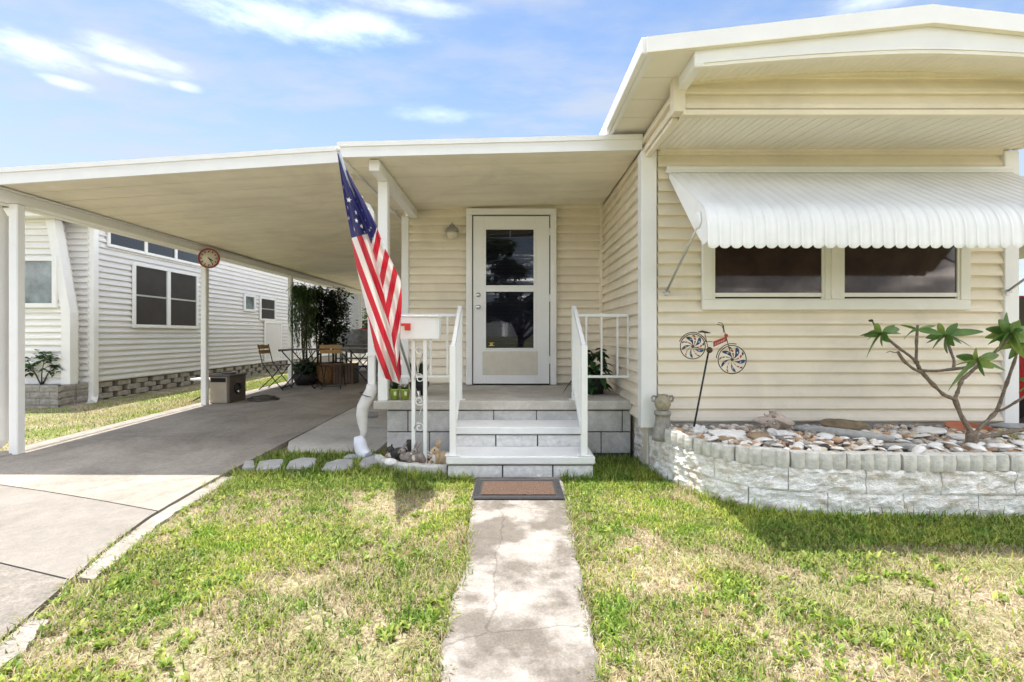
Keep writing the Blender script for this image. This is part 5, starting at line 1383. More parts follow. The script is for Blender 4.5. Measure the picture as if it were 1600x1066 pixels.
# stepping stones by the driveway
STONES = []
for i, (poly) in enumerate(([(378, 738), (383, 728), (396, 726), (398, 737)], [(400, 740), (404, 728), (424, 725), (444, 725), (441, 735), (430, 739)], [(446, 739), (452, 728), (470, 722), (496, 723), (492, 733), (478, 739)], [(502, 741), (508, 731), (530, 724), (553, 725), (550, 736), (532, 742)], [(536, 722), (543, 717), (558, 716), (572, 717), (566, 722)], [(560, 733), (566, 724), (588, 716), (600, 718), (590, 730), (572, 737)])):
    pts = []
    for px, py in poly: d = FPX * CAM_H / (py - HZ); pts.append(((px - 800) / FPX * d, d))
    cx = sum(p[0] for p in pts) / len(pts); cy = sum(p[1] for p in pts) / len(pts)
    PP, _ = resample(pts + [pts[0]], 24); b = MB().use('stepping_stone'); top = []; 
    for j, (x, y) in enumerate(PP[:-1]):
        k = 1 + .05 * mnoise.noise(Vector((j, i * 3, 0))); top.append((cx + (x - cx) * k, cy + (y - cy) * k))
    n = len(top); vs = [(x - .0, y, -.04) for x, y in top] + [(x, y, .032) for x, y in top] + [(cx + (x - cx) * .93, cy + (y - cy) * .93, .044 + .004 * mnoise.noise(Vector((x * 9, y * 9, 0)))) for x, y in top] + [(cx, cy, .045)]
    b.add(vs, [(j, (j + 1) % n, n + (j + 1) % n, n + j) for j in range(n)] + [(n + j, n + (j + 1) % n, 2 * n + (j + 1) % n, 2 * n + j) for j in range(n)] + [(2 * n + j, 2 * n + (j + 1) % n, 3 * n) for j in range(n)])
    STONES.append(pts)
    labs = ["sliver of grey stepping stone nearest the driveway edge", "grey stepping stone second from the driveway", "grey stepping stone third from the driveway", "grey stepping stone fourth from the driveway, largest of the row", "small grey stepping stone behind the row, near the drain sleeve", "tilted grey stepping stone beside the curved bed edging"]
    tag(b.build('stepping_stone'), labs[i], 'stepping stone', 'stepping stones in the grass')

# ------------------------------------------------------------------ things in the carport
ck = empty('wall_clock', (-4.62, 7.19, 2.30), "round red-rimmed clock hanging on a carport post", 'clock')
cc = at(327, 404, 7.10)
mtx = Matrix.Translation(cc - Vector((-4.62, 7.19, 2.30))) @ Matrix.Rotation(R(12), 4, 'Z') @ Matrix.Rotation(R(90), 4, 'X')
b = MB().use('clock_red'); b.lathe([(.125, -.02), (.145, 0), (.147, .02), (.140, .032), (.128, .03), (.126, .015)], n=32, mtx=mtx); b.build('rim', ck)
b = MB().use('clock_face'); b.lathe([(.127, .010), (.127, .016), (.001, .0161)], n=32, mtx=mtx); b.build('face', ck)
for k in range(12):
    a = k * math.pi / 6; e = MB().use('black_iron'); m2 = mtx @ Matrix.Rotation(a, 4, 'Z'); e.box(.088, -.006, .0165, .112, .006, .0185, m2); e.build('hour_mark', ck)
for a, l_, w_ in ((R(-35), .065, .007), (R(-28 + 180 + 150), .095, .005)):
    e = MB().use('black_iron'); e.box(-.015, -w_, .019, l_, w_, .021, mtx @ Matrix.Rotation(a, 4, 'Z')); e.build('hand', ck)

def bistro_chair(loc, rz, label, seat_m='chair_wood', back_m='chair_wood'):
    r = empty('folding_chair', loc, label, 'chair', 'folding bistro chairs in the carport', rz)   # faces +x
    for sy in (-1, 1):
        y = sy * .19
        b = MB().use('black_iron'); b.tube([(-.24, y, .84), (-.16, y, .50), (.02, y, .24), (.22, y, 0)], .009, 6); b.build('back_leg', r)
        b = MB().use('black_iron'); y2 = sy * .165; b.tube([(.18, y2, .45), (.02, y2, .24), (-.24, y2, 0)], .009, 6); b.build('front_leg', r)
    b = MB().use('black_iron'); b.tube([(.17, -.165, .05), (.17, .165, .05)], .006, 6); b.tube([(-.2, -.165, .05), (-.2, .165, .05)], .006, 6); b.build('stretcher', r)
    for k in range(5):
        b = MB().use(seat_m); x = -.17 + k * .075; b.bbox(x, -.20, .445, x + .062, .20, .463, .003); b.build('seat_slat', r)
    for z in (.70, .79):
        b = MB().use(back_m); mt2 = Matrix.Translation((-.215 - (z - .7) * .22, 0, z)) @ Matrix.Rotation(R(-14), 4, 'Y'); b.bbox(-.009, -.20, -.035, .009, .20, .035, .003, mt2); b.build('back_slat', r)
    return r
def bistro_table(loc, rz, label, w=.7, h=.70, m='table_wood'):
    r = empty('folding_table', loc, label, 'table', 'folding bistro tables in the carport', rz)
    for k in range(8):
        b = MB().use(m); y = -.275 + k * .07; b.bbox(-w / 2, y, h - .02, w / 2, y + .062, h, .003); b.build('top_slat', r)
    b = MB().use('black_iron'); b.bbox(-w / 2 + .01, -.285, h - .04, -w / 2 + .03, .285, h - .021, .002); b.bbox(w / 2 - .03, -.285, h - .04, w / 2 - .01, .285, h - .021, .002); b.build('top_frame', r)
    for sy in (-1, 1):
        b = MB().use('black_iron'); b.tube([(-w * .42, sy * .25, h - .03), (w * .42, sy * .25, 0)], .011, 6); b.build('leg', r)
        b = MB().use('black_iron'); b.tube([(w * .42, sy * .22, h - .03), (-w * .42, sy * .22, 0)], .011, 6); b.build('leg', r)
    b = MB().use('black_iron'); b.tube([(w * .4, -.25, .02), (w * .4, .25, .02)], .008, 6); b.tube([(-w * .4, -.25, .02), (-w * .4, .25, .02)], .008, 6); b.build('stretcher', r)
    return r
dg = lambda d: dz(d) + .001
bistro_chair((-4.42, 9.05, dg(9.05)), R(0), "folding bistro chair with pale wood back beside the neighbour's lawn", 'table_wood', 'chair_wood')
bistro_table((-4.02, 9.3, dg(9.3)), R(4), "dark folding bistro table between the pale-backed chair and the potted trees", .72, .74)
bistro_chair((-3.42, 9.25, dg(9.25)), R(100), "folding bistro chair turned away in front of the wicker basket", 'table_wood', 'chair_wood')
bistro_table((-3.22, 10.15, dg(10.15)), R(-4), "dark folding table in front of the covered grill", .75, .72, 'bench_grey')
# picnic bench (grey top, tube legs)
r = empty('bench', (-3.42, 10.95, dg(10.95)), "long grey bench with bent tube legs beside the covered grill", 'bench', None, R(-6))
b = MB().use('bench_grey'); b.bbox(-.55, -.14, .43, .55, .14, .46, .006); b.build('seat', r)
for x in (-.42, .42):
    b = MB().use('black_iron'); b.tube([(x, -.13, .43), (x, -.15, .06), (x, -.12, .012), (x, .12, .012), (x, .15, .06), (x, .13, .43)], .012, 8); b.build('leg', r)
r = empty('picnic_table', (-3.85, 11.75, dg(11.75)), "grey long table standing between the bench and the grill", 'table', None, R(-6))
b = MB().use('bench_grey'); b.bbox(-.6, -.33, .70, .6, .33, .735, .006); b.build('top', r)
for x in (-.48, .48):
    b = MB().use('black_iron'); b.tube([(x, -.3, .70), (x, -.3, .05), (x, -.25, .012), (x, .25, .012), (x, .3, .05), (x, .3, .70)], .013, 8); b.build('leg', r)
# covered grill
r = empty('covered_grill', (-3.92, 12.5, dg(12.5)), "barbecue grill under a wrinkled grey cover with red cloth on top", 'grill')
b = MB().use('grill_cover'); n = 28; K = 12; vs = []
for k in range(K + 1):
    t = k / K; z = .52 + .58 * t
    for j in range(n):
        th = 2 * math.pi * j / n; sx = .46 * (1 - .25 * t ** 3) + .03 * math.sin(th * 5 + t * 3); sy = .30 * (1 - .45 * t ** 3) + .02 * math.sin(th * 7)
        cx_ = abs(math.cos(th)) ** .6 * math.copysign(1, math.cos(th)); cy_2 = abs(math.sin(th)) ** .6 * math.copysign(1, math.sin(th))
        vs.append((cx_ * sx, cy_2 * sy, z + (.05 * math.sin(th * 2 + 1) if k == 0 else 0) - .05 * t * t * cx_ * cx_))
b.add(vs, [(k * n + j, k * n + (j + 1) % n, (k + 1) * n + (j + 1) % n, (k + 1) * n + j) for k in range(K) for j in range(n)] + [tuple(range(K * n, K * n + n))], True); b.build('cover', r)
b = MB().use('red_cloth'); b.blob((.12, 0, 1.08), (.13, .12, .045), 2, .2); b.build('red_cloth', r)
for x in (-.3, .3):
    for y in (-.18, .18):
        b = MB().use('black_iron'); b.bbox(x - .02, y - .02, 0, x + .02, y + .02, .56, .003); b.build('leg', r)
b = MB().use('black_iron'); b.bbox(-.32, -.2, .12, .32, .2, .15, .004); b.build('shelf', r)
# hose box with hose
hb = empty('hose_box', (-4.42, 7.60, dg(7.6)), "tan and brown hose reel box beside the clock post", 'hose box', None, R(-4))
b = MB().use('box_tan'); b.bbox(-.20, -.21, .0, .075, .21, .40, .008); b.build('body', hb)
b = MB().use('box_brown'); b.bbox(.076, -.205, .0, .115, .205, .41, .01); b.build('reel_side', hb)
b = MB().use('box_brown'); b.bbox(-.22, -.23, .402, .13, .23, .43, .012); b.bbox(-.12, -.06, .432, .05, .06, .455, .006); b.build('lid', hb)
b = MB().use('dark_void'); b.box(-.18, -.2135, .32, .06, -.2105, .385); b.build('slot', hb)
b = MB().use('black_iron'); mtq = Matrix.Translation((.116, -.02, .21)) @ Matrix.Rotation(R(90), 4, 'Y'); b.lathe([(.08, 0), (.085, .02), (.05, .03), (.02, .045), (.015, .06)], n=18, mtx=mtq); b.use('chrome'); b.lathe([(.02, .03), (.02, .07)], n=10, mtx=Matrix.Translation((.116, -.07, .17)) @ Matrix.Rotation(R(90), 4, 'Y')); b.build('reel_crank', hb)
b = MB().use('hose_dark'); pts = []
for i in range(110):
    a = i * .28; rr = .20 - .0006 * i + .02 * math.sin(i * .4); pts.append((-3.98 + rr * 1.15 * math.cos(a), 7.72 + rr * math.sin(a), dg(7.7) + .012 + .00045 * i + .006 * math.sin(i)))
b.tube(pts, .010, 6); tag(b.build('garden_hose'), "dark garden hose coiled on the concrete right of the hose box", 'hose')
# white plank seat on the side lawn behind the clock post
r = empty('white_stand', (-5.0, 7.9, .05), "low white plank on a pipe leg behind the clock post", 'stand')
b = MB().use('paint_white'); b.bbox(-.20, -.10, .36, .22, .10, .39, .005); b.build('plank', r)
b = MB().use('paint_white'); b.tube([(0, 0, 0), (0, 0, .36)], .035, 10); b.build('leg', r)
b = MB().use('black_iron'); b.tube([(-.03, -.05, .10), (-.2, -.12, .0)], .012, 6); b.build('brace', r)
# loose paving brick on the concrete near the porch
p = at(569, 606, 5.9); b = MB().use('rock_grey'); b.bbox(-.07, -.05, 0, .07, .05, .05, .012)
tag(b.build('loose_stone', None, (p.x - .02, 6.3, .085), (R(6), R(6), R(20))), "grey wedge-shaped loose stone on the concrete beside the porch", 'stone')

# potted trees
def foliage(center_list, count, size, m, up=.0, aspect=.5, droop=0.):
    b = MB().use(m)
    for _ in range(count):
        cx, cy, cz_, rx_, ry_, rz_ = random.choice(center_list)
        v = Vector((random.gauss(0, 1), random.gauss(0, 1), random.gauss(0, 1))).normalized() * (U(0, 1) ** .4)
        p = Vector((cx + v.x * rx_, cy + v.y * ry_, cz_ + v.z * rz_)); a = U(0, 6.28); dv = Vector((math.cos(a), math.sin(a), U(-.8, .6) - droop)).normalized(); sd = dv.cross(Vector((U(-.3, .3), U(-.3, .3), 1))).normalized()
        L = size * U(.6, 1.3); W = L * aspect * .5
        m_ = p + dv * L * .5 + Vector((0, 0, .08 * L)); b.add([p, m_ - sd * W, p + dv * L - Vector((0, 0, .12 * L)), m_ + sd * W], [(0, 1, 2, 3)])
    return b
def pot_tree(loc, label, h, pot_m, leaf_m, weep=False, w=.4, n=1300):
    r = empty('potted_tree', loc, label, 'potted tree', 'potted trees in the carport')
    b = MB().use(pot_m); b.lathe([(.15, 0), (.20, .15), (.215, .36), (.225, .38), (.20, .38), (.19, .33), (.02, .32)], n=22); b.build('pot', r)
    b = MB().use('bark_brown')
    for k in range(3):
        a = k * 2.1; b.tube([(math.cos(a) * .04, math.sin(a) * .04, .3), (math.cos(a + 1) * .05, math.sin(a + 1) * .05, h * .4), (math.cos(a + 2) * .07, math.sin(a + 2) * .07, h * .75), (math.cos(a) * .1, math.sin(a) * .1, h * .92)], [.022, .019, .014, .006], 7)
    b.build('trunk', r)
    if weep:
        cl = [(U(-w, w) * .8, U(-w, w) * .8, h * U(.82, .98), .12, .12, .10) for _ in range(10)]
        b = foliage(cl, n // 4, .16, leaf_m, aspect=.22, droop=.8)
        for _ in range(120):
            a = U(0, 6.28); rr = U(.12, w); x, y = math.cos(a) * rr, math.sin(a) * rr; z0 = h * U(.75, .98); L = U(.5, h * .62)
            for k in range(int(L / .035)):
                zz = z0 - k * .035; q = Vector((x + .03 * math.sin(zz * 5 + a), y, zz)); an = U(0, 6.28); dv = Vector((math.cos(an) * .5, math.sin(an) * .5, -1)).normalized(); sd = Vector((-math.sin(an), math.cos(an), 0)) * .007; l_ = U(.06, .11)
                b.add([q, q + dv * l_ * .5 - sd, q + dv * l_, q + dv * l_ * .5 + sd], [(0, 1, 2, 3)])
    else:
        cl = [(U(-w, w) * .75, U(-w, w) * .6, h * U(.36, .92), .17, .17, .16) for _ in range(26)]
        b = foliage(cl, n, .085, leaf_m, aspect=.55)
    b.build('foliage', r)
pot_tree((-4.36, 10.15, dg(10.15)), "weeping potted tree with long hanging leaves by the carport post", 2.15, 'pot_dark', 'willow_leaf', True, .28, 2000)
pot_tree((-4.22, 10.55, dg(10.55)), "potted ficus tree in a wicker basket behind the bistro tables", 2.05, 'pot_basket', 'ficus_leaf', False, .34, 2600)
pot_tree((-3.92, 10.65, dg(10.65)), "potted ficus tree in a dark pot, nearest the grill", 2.15, 'pot_dark', 'ficus_leaf', False, .34, 2600)
r = empty('low_potted_plant', (-4.17, 9.75, dg(9.75)), "low dark-leaved potted plant under the bistro table", 'potted plant')
b = MB().use('pot_dark'); b.lathe([(.17, 0), (.23, .12), (.24, .22), (.21, .22), (.02, .2)], n=20); b.build('pot', r)
foliage([(0, 0, .36, .22, .2, .14)], 400, .10, 'green_leaf', aspect=.5).build('foliage', r)
r = empty('basket', (-3.80, 9.9, dg(9.9)), "brown wicker basket standing under the folding tables", 'basket')
b = MB().use('pot_basket'); b.lathe([(.15, 0), (.19, .15), (.205, .33), (.215, .35), (.195, .35), (.18, .2), (.02, .04)], n=22); b.build('body', r)
b = MB().use('pot_basket'); b.tube([(.215 * math.cos(a), .215 * math.sin(a), .35) for a in [i * math.pi / 12 for i in range(25)]], .014, 7); b.build('rim', r)
r = empty('slatted_crate', (-3.42, 9.95, dg(9.95)), "dark slatted crate standing right of the wicker basket", 'crate')
for k in range(7):
    b = MB().use('table_wood'); x = -.20 + k * .06; b.bbox(x, -.18, 0, x + .048, -.165, .42, .002); b.build('slat', r)
b = MB().use('pot_dark'); b.bbox(-.20, -.163, 0.001, .21, .18, .41, .006); b.build('liner', r)

# ------------------------------------------------------------------ neighbour's house
NX = -6.9
nb = empty('neighbor_house', (-8.5, 12, 0), "pale grey-white sided neighbouring house beyond the carport", 'house')
c = child(nb)
def ninst(name, me, loc, rot=(0, 0, 0), scale=(1, 1, 1)): return inst(name, me, nb, Vector(loc) - nb.location, rot, scale)
ND = 7.85
b = MB().use('neighbor_siding'); b.box(-11.5, ND + .05, .36, NX - .01, 23, 3.05); c(b, 'wall')
def nboards(me, p0, p1, z0, z1):
    # outward is to the right of travel p0->p1
    boards(ninst, me, p0, p1, z0, z1)
nboards(NB, (NX, ND), (NX, 23), .36, 3.02)
NFY = 7.60
def taper(z): return NX - .14 - max(0, z - 1.5) * .17
z = .36
while z < 2.9:
    nboards(NF, (-11.5, NFY), (taper(z + .05), NFY), z, z + EXP - .001); z += EXP
b = MB().use('neighbor_front'); b.add([(-11.5, NFY + .01, .36), (taper(1), NFY + .01, .36), (taper(1.5), NFY + .01, 1.5), (taper(2.96), NFY + .01, 2.96), (-11.5, NFY + .01, 2.96), (-11.5, ND + .04, .36), (taper(1), ND + .04, .36), (taper(1.5), ND + .04, 1.5), (taper(2.96), ND + .04, 2.96), (-11.5, ND + .04, 2.96)], [(0, 1, 2, 3, 4), (1, 6, 7, 2), (2, 7, 8, 3), (4, 3, 8, 9), (9, 8, 7, 6, 5)]); c(b, 'front_bay')
b = MB().use('trim_white')
for (z0, z1) in ((.36, 1.5), (1.5, 2.96)):
    xa, xb = taper(z0), taper(z1); vs = [(xa - .02, NFY - .035, z0), (xa + .12, NFY - .035, z0), (xa + .12, NFY + .10, z0), (xa - .02, NFY + .10, z0), (xb - .02, NFY - .035, z1), (xb + .12, NFY - .035, z1), (xb + .12, NFY + .10, z1), (xb - .02, NFY + .10, z1)]
    b.add(vs, [(3, 2, 1, 0), (4, 5, 6, 7), (0, 1, 5, 4), (1, 2, 6, 5), (2, 3, 7, 6), (3, 0, 4, 7)])
c(b, 'corner_trim')
nboards(NB, (NX - .75, ND + .03), (NX + .0, ND + .03), .36, 3.0)
b = MB().use('trim_white'); b.tube([(NX + .05, ND + .06, 2.98), (NX + .05, ND + .06, .14), (NX + .07, ND + .02, .08), (NX + .12, ND - .06, .05)], .045, 4, square=True); c(b, 'downspout')
b = MB().use('trim_white'); b.bbox(NX - .0, 7.3, 3.02, NX + .16, 23.2, 3.13, .01); c(b, 'gutter')
b = MB().use('trim_white'); b.bbox(NX + .0, ND + .1, 2.93, NX + .03, 23, 3.018, .004); c(b, 'frieze_board')
b = MB().use('trim_white'); b.bbox(-11.8, 7.40, 2.965, NX - .002, 7.58, 3.10, .01); c(b, 'gutter')
b = MB().use('roof_metal'); b.add([(-11.8, 7.25, 3.12), (NX + .15, 7.25, 3.12), (NX + .15, 23.2, 3.132), (-11.8, 23.2, 3.132), (-9.2, 7.25, 3.45), (-9.2, 23.2, 3.45)], [(0, 1, 4), (1, 2, 5, 4), (2, 3, 5), (0, 4, 5, 3), (0, 3, 2, 1)]); c(b, 'roof')
# side windows
def nd(px): return FPX * -NX / (800 - px)
def nwin(px0, py0, px1, py1, cols=1, rail=False, panem='screen_dark', fr=.06, nm='window'):
    d0, d1 = nd(px0), nd(px1); z1 = CAM_H + (HZ - py0) * d0 / FPX; z0 = CAM_H + (HZ - py1) * d0 / FPX
    b = MB().use('trim_white'); X = NX + .035
    b.bbox(X, d0, z0, X + .035, d1, z0 + fr, .003); b.bbox(X, d0, z1 - fr, X + .035, d1, z1, .003)
    b.bbox(X, d0, z0 + fr, X + .0352, d0 + fr, z1 - fr, .003); b.bbox(X, d1 - fr, z0 + fr, X + .0352, d1, z1 - fr, .003)
    ww = (d1 - d0 - 2 * fr)
    for k in range(1, cols): m_ = d0 + fr + ww * k / cols; b.bbox(X, m_ - fr * .7, z0 + fr, X + .0345, m_ + fr * .7, z1 - fr, .003)
    w = c(b, nm)
    for k in range(cols):
        a = d0 + fr + ww * k / cols; e = d0 + fr + ww * (k + 1) / cols
        if k: a += fr * .7
        if k < cols - 1: e -= fr * .7
        p = MB().use(panem); p.box(X - .005, a, z0 + fr, X + .012, e, z1 - fr); p.build('pane', w)
        if rail:
            zm = (z0 + z1) / 2; p = MB().use('aluminium'); p.box(X + .012, a, zm - .015, X + .02, e, zm + .015); p.build('meeting_rail', w)
            p = MB().use('aluminium'); p.box(X + .012, a, z0 + fr, X + .019, a + .02, z1 - fr); p.box(X + .012, e - .02, z0 + fr, X + .019, e, z1 - fr); p.build('sash', w)
nwin(203, 409, 306, 512, 2, True)
nwin(163, 353, 313, 385, 3, False, 'car_glass', .05, 'clerestory_window')
nwin(378, 459, 396, 486, 1, False, 'pane_sky'); nwin(403, 463, 428, 501, 1, True)
nwin(410, 501, 437, 566, 1, False, 'neighbor_siding', .07, 'access_panel')
nwin(460, 447, 482, 490, 1, True); nwin(508, 465, 520, 490, 1, True)
# front window on the leaning face
b = MB().use('trim_white'); 
lm = Matrix.Translation((0, NFY - .018, 1.5))
def lb(b, x0, z0, x1, z1, y0=-.05, y1=-.004): b.bbox(x0, y0, z0, x1, y1, z1, .004, lm)
x0, x1, z0, z1 = -8.9, -7.11, .07, .87
lb(b, x0, z0, x1, z0 + .07); lb(b, x0, z1 - .07, x1, z1); lb(b, x0, z0 + .07, x0 + .07, z1 - .07); lb(b, x1 - .07, z0 + .07, x1, z1 - .07); lb(b, -8.0, z0 + .07, -7.92, z1 - .07)
w = c(b, 'window')
for (a, e) in ((x0 + .07, -8.0), (-7.92, x1 - .07)):
    p = MB().use('pane_sky'); p.box(a, -.03, z0 + .07, e, -.02, z1 - .07, lm); o = p.build('pane', w)
# open-bond skirt bricks
b = MB().use('brick_skirt'); b.bbox(0, -.03, 0, .28, .09, .086, .008); BR = b.mesh('brick')
b = MB().use('dark_void'); b.box(NX - .16, ND, -.1, NX - .12, 23, .36); c(b, 'crawl_space')
for row in range(4):
    z = -.02 + row * .094; y = ND + .02 + (.2 if row % 2 else 0)
    while y < 15:
        ninst('brick', BR, (NX - .02 + U(-.008, .008), y, z), (0, 0, R(90)), (U(.95, 1.05), 1, 1)); y += .40
b = MB().use('brick_skirt'); b.box(NX - .1, 15, -.1, NX - .02, 23, .35); c(b, 'far_skirt')
# retaining wall with split bricks in front of the neighbour
rw = empty('retaining_wall', (-8, 7.3, 0), "low split-face brick retaining wall under the neighbour's front window", 'wall')
for row in range(4):
    x = -9.4 + (.15 if row % 2 else 0)
    while x < NX - .02:
        L = min(.29, NX + .0 - x); me = split_block(.29, .098, .12, U(0, 90), 'brick_retaining', .008); inst('brick', me, rw, Vector((x, 7.34, -.03 + row * .102)) - rw.location, (0, 0, 0), (L / .29, 1, 1)); x += .297
b = MB().use('soil'); b.box(-9.4 + 8, .08, -.05, NX + 8 - .02, .38, .345); b.build('soil_fill', rw)
for k in range(2):
    y = 7.36 + k * .3
    for row in range(4): inst('brick', split_block(.28, .098, .1, U(0, 90), 'brick_retaining', .008), rw, Vector((NX + .0, y, -.03 + row * .102)) - rw.location, (0, 0, R(90)))
r = empty('leafy_shrub', (-7.35, 7.55, .345), "small leafy shrub in front of the neighbour's siding", 'shrub')
b = MB().use('bark_brown')
for k in range(6):
    a = k * 1.05; b.tube([(0, 0, 0), (math.cos(a) * .1, math.sin(a) * .06, .2), (math.cos(a) * .28, math.sin(a) * .1, .34 + .08 * (k % 3))], [.01, .008, .004], 6)
b.build('stem', r)
foliage([(math.cos(k * 1.05) * .22, math.sin(k * 1.05) * .08, .28 + .09 * (k % 3), .13, .08, .1) for k in range(6)], 150, .10, 'green_leaf', aspect=.6).build('foliage', r)

# ------------------------------------------------------------------ far trees, fence, other trees reflected in the glass
def big_tree(x, y, h, w, label, leaf_m='tree_leaf', n=5000, lsz=.22, trunk_h=.35, seed=0):
    random.seed(seed + 100)
    r = empty('tree', (x, y, 0), label, 'tree')
    b = MB().use('bark_brown'); b.tube([(0, 0, -.1), (.05, 0, h * .2), (-.05, .05, h * trunk_h), (.1, 0, h * .7)], [h * .035, h * .028, h * .024, h * .006], 9)
    cl = []
    for k in range(9):
        a = k * 2.4; rr = w * U(.35, .8); z = h * U(trunk_h + .05, .92); e = (math.cos(a) * rr, math.sin(a) * rr, z)
        b.tube([(0, 0, h * (trunk_h - .06 + .03 * (k % 3))), (e[0] * .5, e[1] * .5, h * trunk_h + (z - h * trunk_h) * .6), e], [h * .015, h * .010, h * .004], 6)
        for _ in range(4): cl.append((e[0] + U(-.3, .3) * w, e[1] + U(-.3, .3) * w, z + U(-.12, .14) * h, w * .22, w * .22, h * .085))
    b.build('trunk', r); foliage(cl, n, lsz, leaf_m, aspect=.6).build('crown', r)
big_tree(-4.6, 20.5, 5.2, 2.2, "dark leafy tree behind the far end of the carport, left of two", 'tree_leaf', 6000, .20, .22, 1)
big_tree(-5.6, 24.5, 6.5, 2.6, "brownish-leaved tree farther behind the carport, partly hidden", 'tree_leaf_warm', 6000, .22, .2, 2)
big_tree(-2.6, 24, 5.0, 2.2, "leafy tree behind the carport next to the enclosed room", 'tree_leaf_warm', 5000, .22, .2, 3)
# trees across the street, seen only as reflections
for k, (x, y, h, w) in enumerate(((-6, -22, 6.2, 4.2), (.6, -23, 7.0, 4.4), (8, -21, 6.4, 4.2), (-14, -24, 7, 4.2))):
    big_tree(x, y, h, w, ["tree across the street reflected in the glass, second from left", "tall tree across the street reflected in the door glass", "tree across the street reflected in the front window", "leftmost tree across the street behind the viewer"][k], 'tree_leaf', 7500, .42, .14, 10 + k)
random.seed(77)
fe = empty('white_fence', (-4, 17.4, .2), "white panel fence at the far end of the carport", 'fence')
for k in range(12):
    b = MB().use('paint_white'); x = -1.5 + k * .155 - .4; b.bbox(x, 0, 0, x + .148, .025, 1.15, .004); b.build('board', fe)
for x in (-1.95, -.02):
    b = MB().use('paint_white'); b.bbox(x - .05, .026, 0, x + .05, .12, 1.3, .006); b.build('post', fe)

# ------------------------------------------------------------------ red car parked beyond the right corner of the house
car = empty('parked_car', (7.2, 7.9, 0), "red car parked beyond the right corner of the house", 'car')
def cbuild(b, nm, par=None): return b.build(nm, par or car)
side = [(-2.3, .42), (-2.32, .75), (-2.2, .98), (-1.2, 1.08), (-.55, 1.55), (.9, 1.60), (1.9, 1.45), (2.25, 1.05), (2.3, .5), (2.2, .34), (-2.2, .34)]
b = MB().use('car_red'); secs = [(-.90, .90), (-.88, 1.0), (-.5, 1.0), (.5, 1.0), (.88, 1.0), (.90, .90)]
n = len(side); vs = []
for (x, k) in ((-.90, .985), (-.80, 1.0), (.80, 1.0), (.90, .985)):
    for (y, z) in side:
        xx = x
        if z > 1.1: xx = x * (1 - .22 * (z - 1.1) / .5)
        vs.append((xx, y * k, .34 + (z - .34) * (k if abs(x) > .85 else 1)))
fs = [(i * n + j, i * n + (j + 1) % n, (i + 1) * n + (j + 1) % n, (i + 1) * n + j) for i in range(3) for j in range(n)] + [tuple(range(n))[::-1], tuple(range(3 * n, 4 * n))]
b.add(vs, fs); cbuild(b, 'body')
for sx in (-1, 1):
    def gx(z): return sx * (.90 * (1 - .22 * (z - 1.1) / .5) + .006)
    for (poly) in ([(-.98, 1.13), (-.5, 1.47), (.1, 1.50), (.1, 1.13)], [(.18, 1.13), (.18, 1.50), (.85, 1.50), (1.1, 1.13)], [(1.2, 1.13), (.98, 1.49), (1.75, 1.40), (1.95, 1.15)]):
        b = MB().use('car_glass'); q = [(gx(z), y, z) for y, z in poly]; b.add(q, [tuple(range(4)) if sx < 0 else tuple(range(4))[::-1]]); cbuild(b, 'side_window')
    for y in (-1.42, 1.42):
        mtx = Matrix.Translation((sx * .80, y, .34)) @ Matrix.Rotation(R(90) * sx, 4, 'Y')
        b = MB().use('tyre'); b.lathe([(.20, -.09), (.33, -.09), (.345, -.05), (.345, .07), (.33, .115), (.22, .118)], n=28, mtx=mtx); w = cbuild(b, 'wheel')
        b = MB().use('aluminium'); b.lathe([(.215, .10), (.20, .085), (.06, .095), (.05, .11), (.002, .112)], n=28, mtx=mtx); b.build('rim', w)
    b = MB().use('lamp_glass'); b.bbox(sx * .72 - .14, -2.335, .70, sx * .72 + .14, -2.28, .86, .02); cbuild(b, 'headlight')
    b = MB().use('car_red'); b.bbox(sx * 1.0 - .09, -.95, 1.05, sx * 1.0 + .09, -.85, 1.2, .03); cbuild(b, 'mirror')
b = MB().use('car_glass'); b.add([(-.72, -1.16, 1.125), (.72, -1.16, 1.125), (.62, -.60, 1.53), (-.62, -.60, 1.53)], [(0, 1, 2, 3)]); cbuild(b, 'windscreen')
b = MB().use('black_iron'); b.bbox(-.6, -2.345, .46, .6, -2.30, .66, .01); cbuild(b, 'grille')
car.scale = (1.12, 1.12, 1.12)
rs = empty('right_drive', (0, 0, 0), None, None); rs["kind"] = 'structure'
b = MB().use('driveway_concrete'); b.box(5.6, -3, -.08, 9.0, 16, .012); b.build('slab', rs)
# carport roof over the car (neighbour on the right)
r = empty('right_carport', (7.2, 8.5, 0), "white-posted carport over the red car at the right", 'carport')
b = MB().use('roof_metal'); b.bbox(-1.7, -3.2, 2.5, 1.9, 4, 2.62, .01); b.build('roof', r)
for x in (-1.55, 1.75):
    for y in (-1.4, 1.2, 3.8): b = MB().use('paint_white'); b.bbox(x - .05, y - .05, 0, x + .05, y + .05, 2.498, .005); b.build('post', r)

